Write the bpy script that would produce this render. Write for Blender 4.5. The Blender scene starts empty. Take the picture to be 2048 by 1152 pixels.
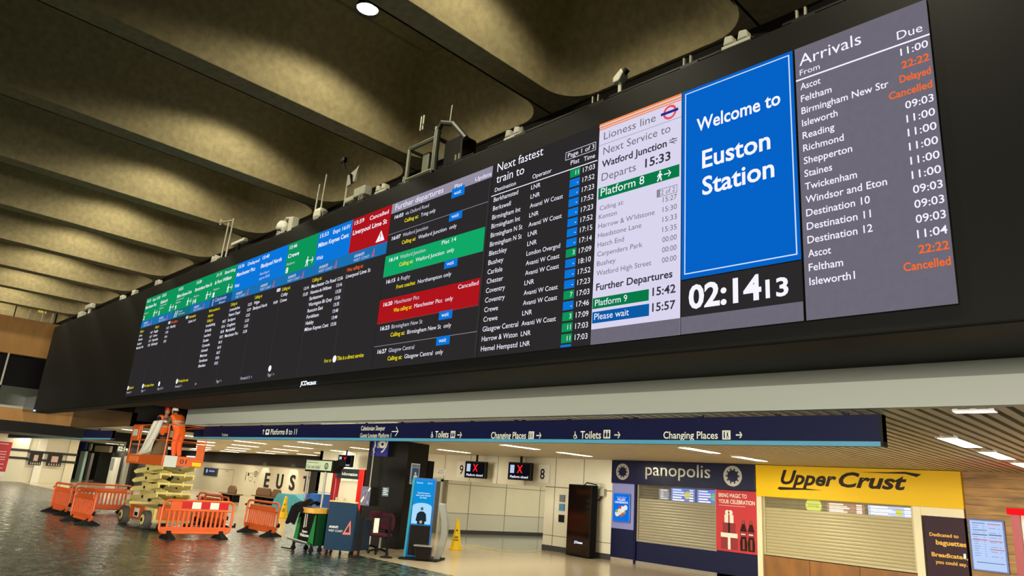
import bpy, bmesh, math, random
from mathutils import Vector, Matrix
random.seed(7)
SC = bpy.context.scene
COL = SC.collection
# ------------------------------------------------------------------ camera, world, exposure
FPX, CX, CY, EYE = 1399.0, 1024.0, 576.0, 2.0
RX = Vector((0.70756542, -0.14439402, -0.69173806))    # world axes seen from the camera (right, down, forward)
RY = Vector((0.70291185, 0.24434361, 0.66799037))
RZ = Vector((0.07256796, -0.95887777, 0.27438535))
cam = bpy.data.cameras.new('camera')
cam.sensor_width = 36.0
cam.lens = 36.0 * FPX / 2048.0
cam.clip_end = 300
camo = bpy.data.objects.new('camera', cam)
COL.objects.link(camo)
right = Vector((RX[0], RY[0], RZ[0])); down = Vector((RX[1], RY[1], RZ[1])); fwd = Vector((RX[2], RY[2], RZ[2]))
m3 = Matrix((right, -down, -fwd)).transposed()
camo.matrix_world = Matrix.Translation((0, 0, EYE)) @ m3.to_4x4()
SC.camera = camo
w = bpy.data.worlds.new('night'); SC.world = w; w.use_nodes = True
w.node_tree.nodes['Background'].inputs[0].default_value = (0.9, 0.85, 0.7, 1)
w.node_tree.nodes['Background'].inputs[1].default_value = 0.004
SC.view_settings.view_transform = 'Standard'
SC.view_settings.look = 'None'
SC.view_settings.gamma = 1
SC.view_settings.use_curve_mapping = False
SC.view_settings.exposure = 0.0
SC.cycles.use_denoising = True
SC.cycles.max_bounces = 6
SC.cycles.diffuse_bounces = 4
SC.cycles.glossy_bounces = 3
SC.cycles.transparent_max_bounces = 12
SC.cycles.sample_clamp_indirect = 6
LINEAR_LAMP = 62.0      # soffit luminaires
SPOT_WATTS = 310.0      # hall downlights, wide spill
BEAM_WATTS = 500.0      # hall downlights, main beam
WARM = (1.0, 0.80, 0.47)
LAMPCOL = (1.0, 0.93, 0.68)
# added fill lamps behind the camera, standing in for lit shops across the hall
for lx, lw_, le in ((-34.0, 16.0, 300.0), (-14.0, 16.0, 300.0), (-1.0, 8.0, 200.0)):
    al = bpy.data.lights.new('opposite_fill', 'AREA'); al.shape = 'RECTANGLE'; al.size = lw_; al.size_y = 2.6; al.energy = le; al.color = (1.0, 0.94, 0.80); al.spread = math.radians(34)
    ao = bpy.data.objects.new('opposite_fill', al); COL.objects.link(ao); ao.location = (lx, -15.0, 1.9); ao.rotation_euler = (math.radians(90), 0, 0)


def ray(px, py):
    c = Vector(((px - CX) / FPX, (py - CY) / FPX, 1.0))
    return Vector((RX.dot(c), RY.dot(c), RZ.dot(c)))


def AY(px, py, y):
    d = ray(px, py); return Vector((0, 0, EYE)) + d * (y / d.y)


def AX(px, py, x):
    d = ray(px, py); return Vector((0, 0, EYE)) + d * (x / d.x)


def AZ(px, py, z=0.0):
    d = ray(px, py); return Vector((0, 0, EYE)) + d * ((z - EYE) / d.z)


# off-view fill lamp, added to light the lift, workers and balcony wood
al = bpy.data.lights.new('end_fill', 'AREA'); al.shape = 'RECTANGLE'; al.size = 10.0; al.size_y = 2.0; al.energy = 380.0; al.color = (1.0, 0.92, 0.76); al.spread = math.radians(30)
ao = bpy.data.objects.new('end_fill', al); COL.objects.link(ao); ao.location = (9.0, -1.5, 1.5); ao.rotation_euler = (math.radians(90), 0, math.radians(75))
# ------------------------------------------------------------------ materials
def lin(h):
    h = h.lstrip('#')
    o = []
    for i in (0, 2, 4):
        c = int(h[i:i + 2], 16) / 255.0
        o.append(c / 12.92 if c <= 0.04045 else ((c + 0.055) / 1.055) ** 2.4)
    return (o[0], o[1], o[2], 1.0)


MATS = {}


def mat(key, col='#808080', rough=0.5, metal=0.0, noise=0.0, nscale=8.0, bump=0.0, spec=0.5, coat=0.0, stretch=None):
    if key in MATS: return MATS[key]
    m = bpy.data.materials.new(key); m.use_nodes = True
    nt = m.node_tree; b = nt.nodes['Principled BSDF']
    c = lin(col) if isinstance(col, str) else col
    b.inputs['Base Color'].default_value = c
    b.inputs['Roughness'].default_value = rough
    b.inputs['Metallic'].default_value = metal
    if spec == 0.5 and rough >= .3 and .3 * c[0] + .6 * c[1] + .1 * c[2] < .04: spec = .15
    b.inputs['Specular IOR Level'].default_value = spec
    b.inputs['Coat Weight'].default_value = coat
    if noise or bump:
        tc = nt.nodes.new('ShaderNodeTexCoord')
        n = nt.nodes.new('ShaderNodeTexNoise'); n.inputs['Scale'].default_value = nscale; n.inputs['Detail'].default_value = 6
        src = tc.outputs['Object']
        if stretch:
            mp = nt.nodes.new('ShaderNodeMapping'); mp.inputs['Scale'].default_value = stretch
            nt.links.new(src, mp.inputs[0]); src = mp.outputs[0]
        nt.links.new(src, n.inputs['Vector'])
        if noise:
            r = nt.nodes.new('ShaderNodeValToRGB')
            k0, k1 = 1 - noise, 1 + noise
            r.color_ramp.elements[0].position = 0.3; r.color_ramp.elements[1].position = 0.7
            r.color_ramp.elements[0].color = (c[0] * k0, c[1] * k0, c[2] * k0, 1)
            r.color_ramp.elements[1].color = (min(1, c[0] * k1), min(1, c[1] * k1), min(1, c[2] * k1), 1)
            nt.links.new(n.outputs['Fac'], r.inputs[0]); nt.links.new(r.outputs[0], b.inputs['Base Color'])
        if bump:
            bp = nt.nodes.new('ShaderNodeBump'); bp.inputs['Strength'].default_value = bump; bp.inputs['Distance'].default_value = 0.02
            nt.links.new(n.outputs['Fac'], bp.inputs['Height']); nt.links.new(bp.outputs[0], b.inputs['Normal'])
    MATS[key] = m
    return m


def glow(key, col, strength=1.0, sampled=False, grain=0.0):
    if key in MATS: return MATS[key]
    m = bpy.data.materials.new(key); m.use_nodes = True
    nt = m.node_tree; nt.nodes.clear()
    e = nt.nodes.new('ShaderNodeEmission'); o = nt.nodes.new('ShaderNodeOutputMaterial')
    c = lin(col) if isinstance(col, str) else (*col, 1)
    e.inputs[0].default_value = c; e.inputs[1].default_value = strength
    if grain:
        tc = nt.nodes.new('ShaderNodeTexCoord'); n = nt.nodes.new('ShaderNodeTexNoise'); n.inputs['Scale'].default_value = 14
        mr = nt.nodes.new('ShaderNodeMapRange'); mr.inputs[3].default_value = strength * (1 - grain); mr.inputs[4].default_value = strength * (1 + grain)
        nt.links.new(tc.outputs['Object'], n.inputs['Vector']); nt.links.new(n.outputs['Fac'], mr.inputs[0]); nt.links.new(mr.outputs[0], e.inputs[1])
    nt.links.new(e.outputs[0], o.inputs[0])
    m.cycles.emission_sampling = 'FRONT' if sampled else 'NONE'
    MATS[key] = m
    return m


# ------------------------------------------------------------------ mesh builder
class Frame:
    def __init__(s, o=(0, 0, 0), u=(1, 0, 0), tilt=None):
        s.o = Vector(o); s.u = Vector(u).normalized(); s.w = Vector((0, 0, 1)); s.v = s.w.cross(s.u)
        if tilt:  # lean the local vertical about the local x axis
            R = Matrix.Rotation(tilt, 3, s.u); s.v = R @ s.v; s.w = R @ s.w

    def __call__(s, p): return s.o + s.u * p[0] + s.v * p[1] + s.w * p[2]


TXT = {}
_tc = None


def textgeo(st, bold=0.0, shear=0.0):
    k = (st, bold, shear)
    if k in TXT: return TXT[k]
    c = bpy.data.curves.new('lettering', 'FONT')
    c.body = st; c.offset = bold; c.shear = shear; c.resolution_u = 3; c.fill_mode = 'FRONT' if hasattr(c, 'fill_mode') else c.fill_mode
    o = bpy.data.objects.new('lettering', c); COL.objects.link(o)
    me = bpy.data.meshes.new_from_object(o)
    vs = [(v.co.x, v.co.y) for v in me.vertices]; fs = [tuple(p.vertices) for p in me.polygons]
    bpy.data.objects.remove(o); bpy.data.curves.remove(c); bpy.data.meshes.remove(me)
    if vs:
        x0 = min(v[0] for v in vs); x1 = max(v[0] for v in vs)
    else: x0, x1 = 0, 1
    TXT[k] = ([(v[0] - x0, v[1]) for v in vs], fs, max(1e-4, x1 - x0))
    return TXT[k]


CAP = 0.70


class MB:
    def __init__(s, fr=None):
        s.v = []; s.f = []; s.m = []; s.ms = []; s.fr = fr or Frame()

    def _m(s, m):
        if m not in s.ms: s.ms.append(m)
        return s.ms.index(m)

    def add(s, vs, fs, m, local=True):
        n = len(s.v); k = s._m(m)
        s.v += [s.fr(p) if local else Vector(p) for p in vs]
        for f in fs: s.f.append([n + i for i in f]); s.m.append(k)
        return s

    def box(s, x0, x1, y0, y1, z0, z1, m):
        vs = [(x, y, z) for x in (x0, x1) for y in (y0, y1) for z in (z0, z1)]
        return s.add(vs, [(0, 1, 3, 2), (4, 6, 7, 5), (0, 4, 5, 1), (2, 3, 7, 6), (0, 2, 6, 4), (1, 5, 7, 3)], m)

    def rect(s, x0, x1, z0, z1, y, m):
        return s.add([(x0, y, z0), (x1, y, z0), (x1, y, z1), (x0, y, z1)], [(0, 1, 2, 3)], m)

    def poly(s, pts, y, m):
        return s.add([(p[0], y, p[1]) for p in pts], [tuple(range(len(pts)))], m)

    def prism(s, pts, y0, y1, m):
        n = len(pts)
        vs = [(p[0], y0, p[1]) for p in pts] + [(p[0], y1, p[1]) for p in pts]
        fs = [tuple(range(n)), tuple(range(2 * n - 1, n - 1, -1))] + [(i, n + i, n + (i + 1) % n, (i + 1) % n) for i in range(n)]
        return s.add(vs, fs, m)

    def slab(s, pts, z0, z1, m):
        n = len(pts)
        vs = [(p[0], p[1], z0) for p in pts] + [(p[0], p[1], z1) for p in pts]
        fs = [tuple(range(n)), tuple(range(2 * n - 1, n - 1, -1))] + [(i, n + i, n + (i + 1) % n, (i + 1) % n) for i in range(n)]
        return s.add(vs, fs, m)

    def tube(s, pts, r, m, n=8, closed=False, caps=True):
        P = [Vector(p) for p in pts]; L = len(P); rs = r if isinstance(r, (list, tuple)) else [r] * L
        vs = []; fs = []; prev = None
        for i in range(L):
            a = P[(i - 1) % L] if closed or i > 0 else P[0]; b = P[(i + 1) % L] if closed or i < L - 1 else P[L - 1]
            t = (b - a)
            if t.length < 1e-9: t = Vector((0, 0, 1))
            t.normalize()
            if prev is None:
                q = Vector((0, 0, 1)) if abs(t.z) < 0.9 else Vector((1, 0, 0))
                e = t.cross(q).normalized()
            else:
                e = (prev - t * prev.dot(t))
                e = e.normalized() if e.length > 1e-6 else t.orthogonal().normalized()
            prev = e; g = t.cross(e)
            for k in range(n):
                A = 2 * math.pi * k / n
                vs.append(P[i] + (e * math.cos(A) + g * math.sin(A)) * rs[i])
        for i in range(L if closed else L - 1):
            for k in range(n):
                a = i * n + k; b = i * n + (k + 1) % n; c = ((i + 1) % L) * n + (k + 1) % n; d = ((i + 1) % L) * n + k
                fs.append((a, b, c, d))
        if caps and not closed:
            fs.append(tuple(range(n - 1, -1, -1))); fs.append(tuple(range((L - 1) * n, L * n)))
        return s.add(vs, fs, m)

    def cyl(s, p, q, r, m, n=16, r2=None):
        return s.tube([p, q], [r, r if r2 is None else r2], m, n)

    def lathe(s, prof, c, m, n=20):
        vs = []; fs = []; k = len(prof)
        for i in range(n):
            A = 2 * math.pi * i / n
            for (r, z) in prof: vs.append((c[0] + r * math.cos(A), c[1] + r * math.sin(A), c[2] + z))
        for i in range(n):
            for j in range(k - 1):
                fs.append((i * k + j, ((i + 1) % n) * k + j, ((i + 1) % n) * k + j + 1, i * k + j + 1))
        return s.add(vs, fs, m)

    def ball(s, c, r, m, n=14, k=8):
        if not isinstance(r, (tuple, list)): r = (r, r, r)
        vs = []; fs = []
        for j in range(k + 1):
            B = math.pi * j / k
            for i in range(n):
                A = 2 * math.pi * i / n
                vs.append((c[0] + r[0] * math.sin(B) * math.cos(A), c[1] + r[1] * math.sin(B) * math.sin(A), c[2] + r[2] * math.cos(B)))
        for j in range(k):
            for i in range(n):
                fs.append((j * n + i, (j + 1) * n + i, (j + 1) * n + (i + 1) % n, j * n + (i + 1) % n))
        return s.add(vs, fs, m)

    def text(s, st, x, z, y, m, h=0.06, w=None, bold=0.0, align='L', shear=0.0, aspect=1.0):
        vs, fs, W = textgeo(st, bold, shear)
        sz = h / CAP
        sx = (w / W) if w else sz * aspect
        if align == 'R': x = x - W * sx
        elif align == 'C': x = x - W * sx / 2
        return s.add([(x + v[0] * sx, y, z + v[1] * sz) for v in vs], fs, m)

    def build(s, name, parent=None, loc=None, bevel=0.0, smooth=False):
        o0 = Vector(loc) if loc is not None else (Vector((0, 0, 0)))
        if parent is not None:
            o0 = Vector((0, 0, 0)); p = parent
            while p is not None: o0 += p.location; p = p.parent
        me = bpy.data.meshes.new(name)
        me.from_pydata([tuple(v - o0) for v in s.v], [], s.f)
        for m in s.ms: me.materials.append(m)
        me.polygons.foreach_set('material_index', s.m)
        if smooth: me.polygons.foreach_set('use_smooth', [True] * len(me.polygons))
        me.update()
        o = bpy.data.objects.new(name, me); COL.objects.link(o)
        if parent is not None: o.parent = parent
        else: o.location = o0
        if bevel:
            b = o.modifiers.new('bevel', 'BEVEL'); b.width = bevel; b.segments = 2; b.limit_method = 'ANGLE'
        return o


def tag(o, label, cat, group=None, kind=None):
    if label: o['label'] = label
    if cat: o['category'] = cat
    if group: o['group'] = group
    if kind: o['kind'] = kind
    return o


def thing(name, label, cat, loc=(0, 0, 0), group=None):
    o = bpy.data.objects.new(name, None); COL.objects.link(o); o.location = loc; o.empty_display_size = 0.1
    return tag(o, label, cat, group)


def struct(mb, name, loc=None, **k):
    o = mb.build(name, None, loc, **k); o['kind'] = 'structure'; return o


def copy_tree(o, parent=None):
    c = o.copy(); COL.objects.link(c)
    if parent is not None: c.parent = parent
    for ch in list(o.children): copy_tree(ch, c)
    return c


def clone(o, loc, rz, label, group=None):
    c = copy_tree(o); c.location = loc; c.rotation_euler = (0, 0, rz); c['label'] = label
    if group: c['group'] = group
    return c


# palette
concrete = mat('cast_concrete', '#a3956f', 0.9, noise=0.16, nscale=9, bump=0.25)
black_matte = mat('black_cladding', '#0d0c0a', 0.6, spec=.12)
black_gloss = mat('black_gloss', '#0d0c0a', 0.12, noise=0.3, nscale=1.2, bump=0.03)
dark_edge = mat('dark_edge', '#15130f', 0.7)
white_fascia = mat('pale_fascia', '#a9ada2', 0.45)
cream = mat('cream_panel', '#e3dcc4', 0.35, noise=0.03, nscale=2)
cream2 = mat('cream_plain', '#e0d8be', 0.5)
seam = mat('seam', '#6f6a5a', 0.7)
skirting = mat('dark_skirting', '#3a3a38', 0.5)
navy = mat('navy_panel', '#0d1138', 0.5, spec=.15)
sign_text = mat('sign_lettering', '#e9ead6', 0.5)
sign_blue = mat('sign_light_blue', '#4f9cba', 0.5)
steel = mat('brushed_steel', '#a8a8a2', 0.35, metal=0.8)
grey_plastic = mat('pale_grey_plastic', '#b3b1a0', 0.5)
dark_metal = mat('dark_metal', '#222220', 0.5, metal=0.4)
black_rubber = mat('black_rubber', '#181716', 0.75)
orange = mat('orange_plastic', '#cf561e', 0.45, noise=0.06, nscale=5)
lift_orange = mat('lift_orange', '#cf5c1a', 0.45, noise=0.06)
lift_cream = mat('lift_cream_yellow', '#d8c878', 0.5, noise=0.08, nscale=6)
red = mat('red_gloss', '#c01a1c', 0.35)
yellow = mat('safety_yellow', '#f2c80c', 0.45)
white = mat('plain_white', '#e8e6dc', 0.55)
black = mat('black_print', '#161514', 0.5)
wood_tan = mat('tan_wood', '#a87a3c', 0.6, noise=0.15, nscale=3, stretch=(1, 1, 0.25))
glass_dark = mat('dark_glass', '#0a0c0e', 0.08)

LED_BLACK = glow('led_black', '#2b292a', 1.0)
LT_WHITE = glow('led_white', '#f2f1ff', 1.05)
LT_SOFT = glow('led_soft_white', '#d4d0e4', 1.0)
LT_YELLOW = glow('led_yellow', '#f4e410', 1.0)
LT_ORANGE = glow('led_orange', '#ff6a22', 1.0)
LT_DARK = glow('led_dark_ink', '#35333c', 1.0)
LT_GREY = glow('led_grey_ink', '#6f6d78', 1.0)
PAN_BLUE = glow('led_blue', '#0a76da', 1.0, True)
PAN_GREEN = glow('led_green', '#0d9458', 1.0, True)
PAN_RED = glow('led_red', '#ae141b', 1.0, True)
PAN_AVANTI = glow('led_operator_blue', '#1b70b2', 1.0)
PAN_TEAL = glow('led_operator_teal', '#11707c', 1.0)
PAN_NAVY = glow('led_operator_navy', '#155088', 1.0)
PAN_LILAC = glow('led_lilac', '#d9d5ee', 1.0, True)
PAN_GREY = glow('led_grey', '#6e6977', 1.0, True, grain=0.08)
PAN_GREYLT = glow('led_pale_grey', '#958fa4', 1.0, True)
PAN_WELCOME = glow('led_welcome_blue', '#0562c6', 1.0, True)
PAN_DKGREEN = glow('led_deep_green', '#087a47', 1.0)
PAN_DKBLUE = glow('led_deep_blue', '#0a5aa6', 1.0)
LOGO_RED = glow('led_logo_red', '#f0505a', 1.0)
LOGO_NAVY = glow('led_logo_navy', '#2a2a86', 1.0)
RULE = glow('led_rule', '#8a8694', 1.0)
FAINT = glow('led_faint_rule', '#4a4748', 1.0)
OR_STRIPE = glow('led_orange_stripe', '#f28a46', 1.0)

# ------------------------------------------------------------------ floors
SOF = 3.15


def terrazzo_mat():
    m = bpy.data.materials.new('green_terrazzo'); m.use_nodes = True
    nt = m.node_tree; b = nt.nodes['Principled BSDF']
    tc = nt.nodes.new('ShaderNodeTexCoord')
    v = nt.nodes.new('ShaderNodeTexVoronoi'); v.inputs['Scale'].default_value = 11
    n = nt.nodes.new('ShaderNodeTexNoise'); n.inputs['Scale'].default_value = 4.5; n.inputs['Detail'].default_value = 9; n.inputs['Roughness'].default_value = .65
    r = nt.nodes.new('ShaderNodeValToRGB'); e = r.color_ramp.elements
    e[0].position = 0.15; e[0].color = lin('#1f2c24'); e[1].position = 0.9; e[1].color = lin('#626e5c')
    x = r.color_ramp.elements.new(0.55); x.color = lin('#35443b')
    mx = nt.nodes.new('ShaderNodeMix'); mx.data_type = 'RGBA'; mx.blend_type = 'MULTIPLY'; mx.inputs[0].default_value = 0.9
    r2 = nt.nodes.new('ShaderNodeValToRGB'); r2.color_ramp.elements[0].color = (0.3, 0.3, 0.3, 1); r2.color_ramp.elements[0].position = 0.4
    r2.color_ramp.elements[1].position = 0.6
    bp = nt.nodes.new('ShaderNodeBump'); bp.inputs['Strength'].default_value = 0.05; bp.inputs['Distance'].default_value = 0.02
    n2 = nt.nodes.new('ShaderNodeTexNoise'); n2.inputs['Scale'].default_value = 7; n2.inputs['Detail'].default_value = 3
    L = nt.links.new
    for t in (v, n, n2): L(tc.outputs['Object'], t.inputs['Vector'])
    L(v.outputs['Color'], r.inputs[0]); L(n.outputs['Fac'], r2.inputs[0])
    L(r.outputs[0], mx.inputs[6]); L(r2.outputs[0], mx.inputs[7]); L(mx.outputs[2], b.inputs['Base Color'])
    L(n2.outputs['Fac'], bp.inputs['Height']); L(bp.outputs[0], b.inputs['Normal'])
    rr = nt.nodes.new('ShaderNodeMapRange'); rr.inputs[1].default_value = .38; rr.inputs[2].default_value = .62; rr.inputs[3].default_value = .15; rr.inputs[4].default_value = .38
    L(n.outputs['Fac'], rr.inputs[0]); L(rr.outputs[0], b.inputs['Roughness'])
    return m


terrazzo = terrazzo_mat()
pale_floor = mat('pale_polished_floor', '#b5a488', 0.17, noise=0.06, nscale=30, bump=0.01)
FE = 11.25
struct(MB().slab([(8, -14), (8, FE), (-75, FE), (-75, -14)], -0.2, 0, terrazzo), 'floor')
struct(MB().slab([(8, FE), (8, 40), (-75, 40), (-75, FE)], -0.2, 0, pale_floor), 'floor_passage')

# ------------------------------------------------------------------ hall ceiling: coffers between concrete beams
Z0, DEP, YEND = 7.8, 1.5, 7.2
PITCH = 3.5


CWID = 3.07   # clear width of a coffer


def build_ceiling():
    """each cell runs from one joint to the next: flat beam soffit round a rounded coffer with curved flanks"""
    mb = MB(); flat_n = []; N = 7; R0 = 0.55; Y0, Y1 = -13.2, YEND
    lev = [0, .004, .02, .05, .09, .14, .2, .27, .35, .44, .54, .65, .77, .9, 1.0]
    for k in range(-2, 13):
        xe = -6.5 - PITCH * k; cx = xe + CWID / 2; cy = (Y0 + Y1) / 2; hx = CWID / 2; hy = (Y1 - Y0) / 2
        vs = []; fs = []
        nv = 4 * (N + 1)

        def ringpts(d, z):
            r = max(R0 - d * .5, .02)
            for ci_, (sx_, sy_, a0) in enumerate(((1, 1, 0), (-1, 1, 90), (-1, -1, 180), (1, -1, 270))):
                q_ = d / .95; dx_ = d if sx_ < 0 else .55 * min(1, q_ / .19) + .8 * max(0, q_ - .19) / .81
                for i in range(N + 1):
                    A_ = math.radians(a0 + 90 * i / N)
                    vs.append((cx + sx_ * (hx - dx_ - r) + r * math.cos(A_), cy + sy_ * (hy - d - r) + r * math.sin(A_), z))
        g0, g1 = xe - .41 + .016, xe + PITCH - .41 - .016
        for (x, y) in ((g1, YEND + .05), (g0, YEND + .05), (g0, -14), (g1, -14)):
            for i in range(N + 1): vs.append((x, y, Z0))
        for q in lev: ringpts(q * .95, Z0 + DEP * (math.sin(math.pi / 2 * q) ** .9 if q > 0 else 0))
        for l in range(len(lev)):
            for i in range(nv):
                j = (i + 1) % nv; fs.append((l * nv + i, (l + 1) * nv + i, (l + 1) * nv + j, l * nv + j)); flat_n.append(l < 1)
        fs.append(tuple(range(len(lev) * nv, (len(lev) + 1) * nv))); flat_n.append(True)
        mb.add(vs, fs, concrete)
    o = struct(mb, 'ceiling')
    o.data.polygons.foreach_set('use_smooth', [not f for f in flat_n])


build_ceiling()
gm = MB()
for k in range(-3, 13): gm.box(-6.91 - PITCH * k - .06, -6.91 - PITCH * k + .06, -14, YEND + .05, Z0 + .03, Z0 + .05, dark_edge)
struct(gm, 'trim_10')
struct(MB().box(-46, 3, YEND + 0.05, YEND + 0.5, 6.7, 8.2, dark_edge), 'wall_back')
struct(MB().box(-46, 4, YEND - 0.2, YEND + 0.6, 9.6, 9.8, dark_edge), 'ceiling_slab')

# ------------------------------------------------------------------ hall downlights
def make_lamp():
    t = thing('ceiling_lamp', 'lit round downlight in the deep coffer above the small equipment cage', 'ceiling light', (0, 0, 0), 'hall downlights')
    MB().lathe([(0.03, 0.36), (0.08, 0.34), (0.13, 0.2), (0.185, 0.0), (0.178, 0.0), (0.12, 0.19), (0.02, 0.3)], (0, 0, 0), dark_metal, 24).build('housing', t, smooth=True)
    MB().lathe([(0.0, 0.0), (0.1, 0.01), (0.168, 0.04)], (0, 0, 0), glow('lamp_lens', (1.0, 0.93, 0.72), 9.0), 24).build('lens', t, smooth=True)
    MB().cyl((0, 0, 0.3), (0, 0, 0.4), 0.02, dark_metal).build('stem', t)
    l = bpy.data.lights.new('lamp_light', 'SPOT'); l.energy = SPOT_WATTS; l.spot_size = math.radians(156); l.spot_blend = 0.28; l.color = LAMPCOL; l.shadow_soft_size = 0.15
    lo = bpy.data.objects.new('lamp_light', l); COL.objects.link(lo); lo.parent = t; lo.location = (0, 0, -0.02)
    l = bpy.data.lights.new('lamp_beam', 'SPOT'); l.energy = BEAM_WATTS; l.spot_size = math.radians(100); l.spot_blend = 0.6; l.color = LAMPCOL; l.shadow_soft_size = 0.15
    lo = bpy.data.objects.new('lamp_beam', l); COL.objects.link(lo); lo.parent = t; lo.location = (0, 0, -0.03)
    return t


lamp0 = make_lamp(); lamp0.location = (-8.42, 4.59, 8.9)
for k in range(-2, 11):
    if k == 0: continue
    clone(lamp0, (-8.5 - PITCH * k, 4.59, 8.9), 0, 'round downlight tucked up inside a coffer of the hall ceiling')
for k in (-2, 0, 2, 4, 6, 8):
    clone(lamp0, (-8.5 - PITCH * k, -5.0, 8.9), 0, 'round downlight tucked up inside a coffer of the hall ceiling')

# ------------------------------------------------------------------ the LED departure board
BX0, BX1 = -31.4, 3.0
bd = thing('board_casing', 'long black casing that carries the row of lit train screens', 'display casing', (-14, 6.4, 3.42))
MB().box(BX0, BX1, 6.0, 6.5, 3.42, 6.68, black_matte).build('body', bd, bevel=0.02)
cb = MB(); x = -18.0
while x < BX1 - 1:
    cb.box(x, x + 1.9, 6.05, 6.12, 6.72, 6.745, dark_metal); x += 2.2
for x in (-17, -14, -11, -8, -5, -2.5): cb.box(x, x + 0.05, 6.05, 6.1, 6.68, 6.72, dark_metal)
cb.build('cable_rail', bd)
MB().text('JCDecaux', -11.33, 3.45, 5.985, glow('maker_sign', '#e8f2ff', 1.6), h=0.075, w=0.54, bold=0.02).build('lit_lettering', bd)
MB().box(-31.1, -31.0, 5.95, 6.0, 3.44, 3.5, glow('small_blue_lamp', '#b8d4ff', 1.3)).build('marker_lamp', bd)
YD, YT, YU, YV = 5.97, 5.966, 5.962, 5.958
ZT, ZB = 6.335, 3.59


def screen(name, label, x0, x1, z0, z1, bg, group=None):
    t = thing(name, label, 'screen', ((x0 + x1) / 2, YD, z0), group)
    MB().box(x0, x1, YD, 6.0, z0, z1, dark_edge).build('panel', t)
    MB().rect(x0 + 0.004, x1 - 0.004, z0 + 0.004, z1 - 0.004, YD - 0.0015, bg).build('display', t)
    return t


def walker(mb, x, z, s, y, m):
    """walking figure with an arrow to its right, s = height"""
    mb.poly([(x + s * (.42 + .1 * math.cos(a * .524)), z + s * (.88 + .1 * math.sin(a * .524))) for a in range(12)], y, m)
    mb.poly([(x + s * .28, z + s * .74), (x + s * .5, z + s * .74), (x + s * .52, z + s * .4), (x + s * .3, z + s * .4)], y, m)
    mb.poly([(x + s * .3, z + s * .44), (x + s * .44, z + s * .42), (x + s * .22, z + s * .0), (x + s * .08, z + s * .04)], y, m)
    mb.poly([(x + s * .4, z + s * .44), (x + s * .52, z + s * .42), (x + s * .62, z + s * .02), (x + s * .49, z + s * .0)], y, m)
    mb.poly([(x + s * .28, z + s * .74), (x + s * .36, z + s * .68), (x + s * .18, z + s * .4), (x + s * .1, z + s * .46)], y, m)
    mb.poly([(x + s * .48, z + s * .74), (x + s * .68, z + s * .52), (x + s * .61, z + s * .46), (x + s * .44, z + s * .62)], y, m)
    arrow(mb, x + s * .82, z + s * .5, s * .72, y, m)


def arrow(mb, x, z, L, y, m, t=None):
    t = t or L * 0.13
    mb.rect(x, x + L * .9, z - t / 2, z + t / 2, y, m)
    h = L * .4
    for sg in (1, -1):
        mb.poly([(x + L, z), (x + L - t * .9, z), (x + L - h - t * .4, z + sg * h), (x + L - h + t * .5, z + sg * (h + t * .35))][::sg], y, m)


def ring(mb, cx, cz, r0, r1, y, m, n=28, sx=1.0):
    vs = []; fs = []
    for i in range(n):
        a = 2 * math.pi * i / n
        vs += [(cx + r0 * sx * math.cos(a), y, cz + r0 * math.sin(a)), (cx + r1 * sx * math.cos(a), y, cz + r1 * math.sin(a))]
    for i in range(n): fs.append((2 * i, 2 * i + 1, (2 * i + 3) % (2 * n), (2 * i + 2) % (2 * n)))
    mb.add(vs, fs, m)


def disc(mb, cx, cz, r, y, m, n=20, sx=1.0):
    mb.poly([(cx + r * sx * math.cos(2 * math.pi * i / n), cz + r * math.sin(2 * math.pi * i / n)) for i in range(n)], y, m)


def avanti(mb, x, z, s, y, mw, mr):
    mb.text('AVANTI', x, z + .105 * s, y, mw, h=.065 * s, w=.38 * s, bold=.03)
    mb.text('WEST COAST', x, z + .015 * s, y, mw, h=.06 * s, w=.6 * s)
    delta(mb, x + .66 * s, z + .01 * s, .18 * s, y, mr)


def delta(mb, x, z, s, y, m):
    o_ = [(x, z), (x + s * .62, z + s * .02), (x + s * .5, z + s)]
    gx = sum(p[0] for p in o_) / 3; gz = sum(p[1] for p in o_) / 3
    i_ = [(gx + (p[0] - gx) * .56, gz + (p[1] - gz) * .56) for p in o_]
    for k in range(3):
        j = (k + 1) % 3; mb.poly([o_[k], o_[j], i_[j], i_[k]], y, m)


# --- arrivals
t = screen('arrivals_screen', 'grey lit screen headed Arrivals listing places and due times', -2.455, -1.292, ZB, ZT, PAN_GREY)
lt = MB()
lt.text('Arrivals', -2.41, 6.125, YT, LT_WHITE, h=.125, w=.57)
lt.text('Due', -1.345, 6.03, YT, LT_WHITE, h=.085, w=.2, align='R')
lt.text('From', -2.41, 6.02, YT, LT_WHITE, h=.062, w=.19)
lt.rect(-2.45, -1.295, 5.968, 5.984, YT, LT_WHITE)
rows = ['Ascot', 'Feltham', 'Birmingham New Str', 'Isleworth', 'Reading', 'Richmond', 'Shepperton', 'Staines', 'Twickenham', 'Windsor and Eton', 'Destination 10', 'Destination 11', 'Destination 12', 'Ascot', 'Feltham', 'Isleworth1']
ww = [.19, .285, .765, .325, .29, .365, .43, .25, .455, .69, .545, .545, .55, .2, .295, .385]
due = ['11:00', '22:22', 'Delayed', 'Cancelled', '09:03', '11:00', '11:00', '11:00', '11:00', '11:00', '09:03', '09:03', '09:03', '11:04', '22:22', 'Cancelled']
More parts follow.
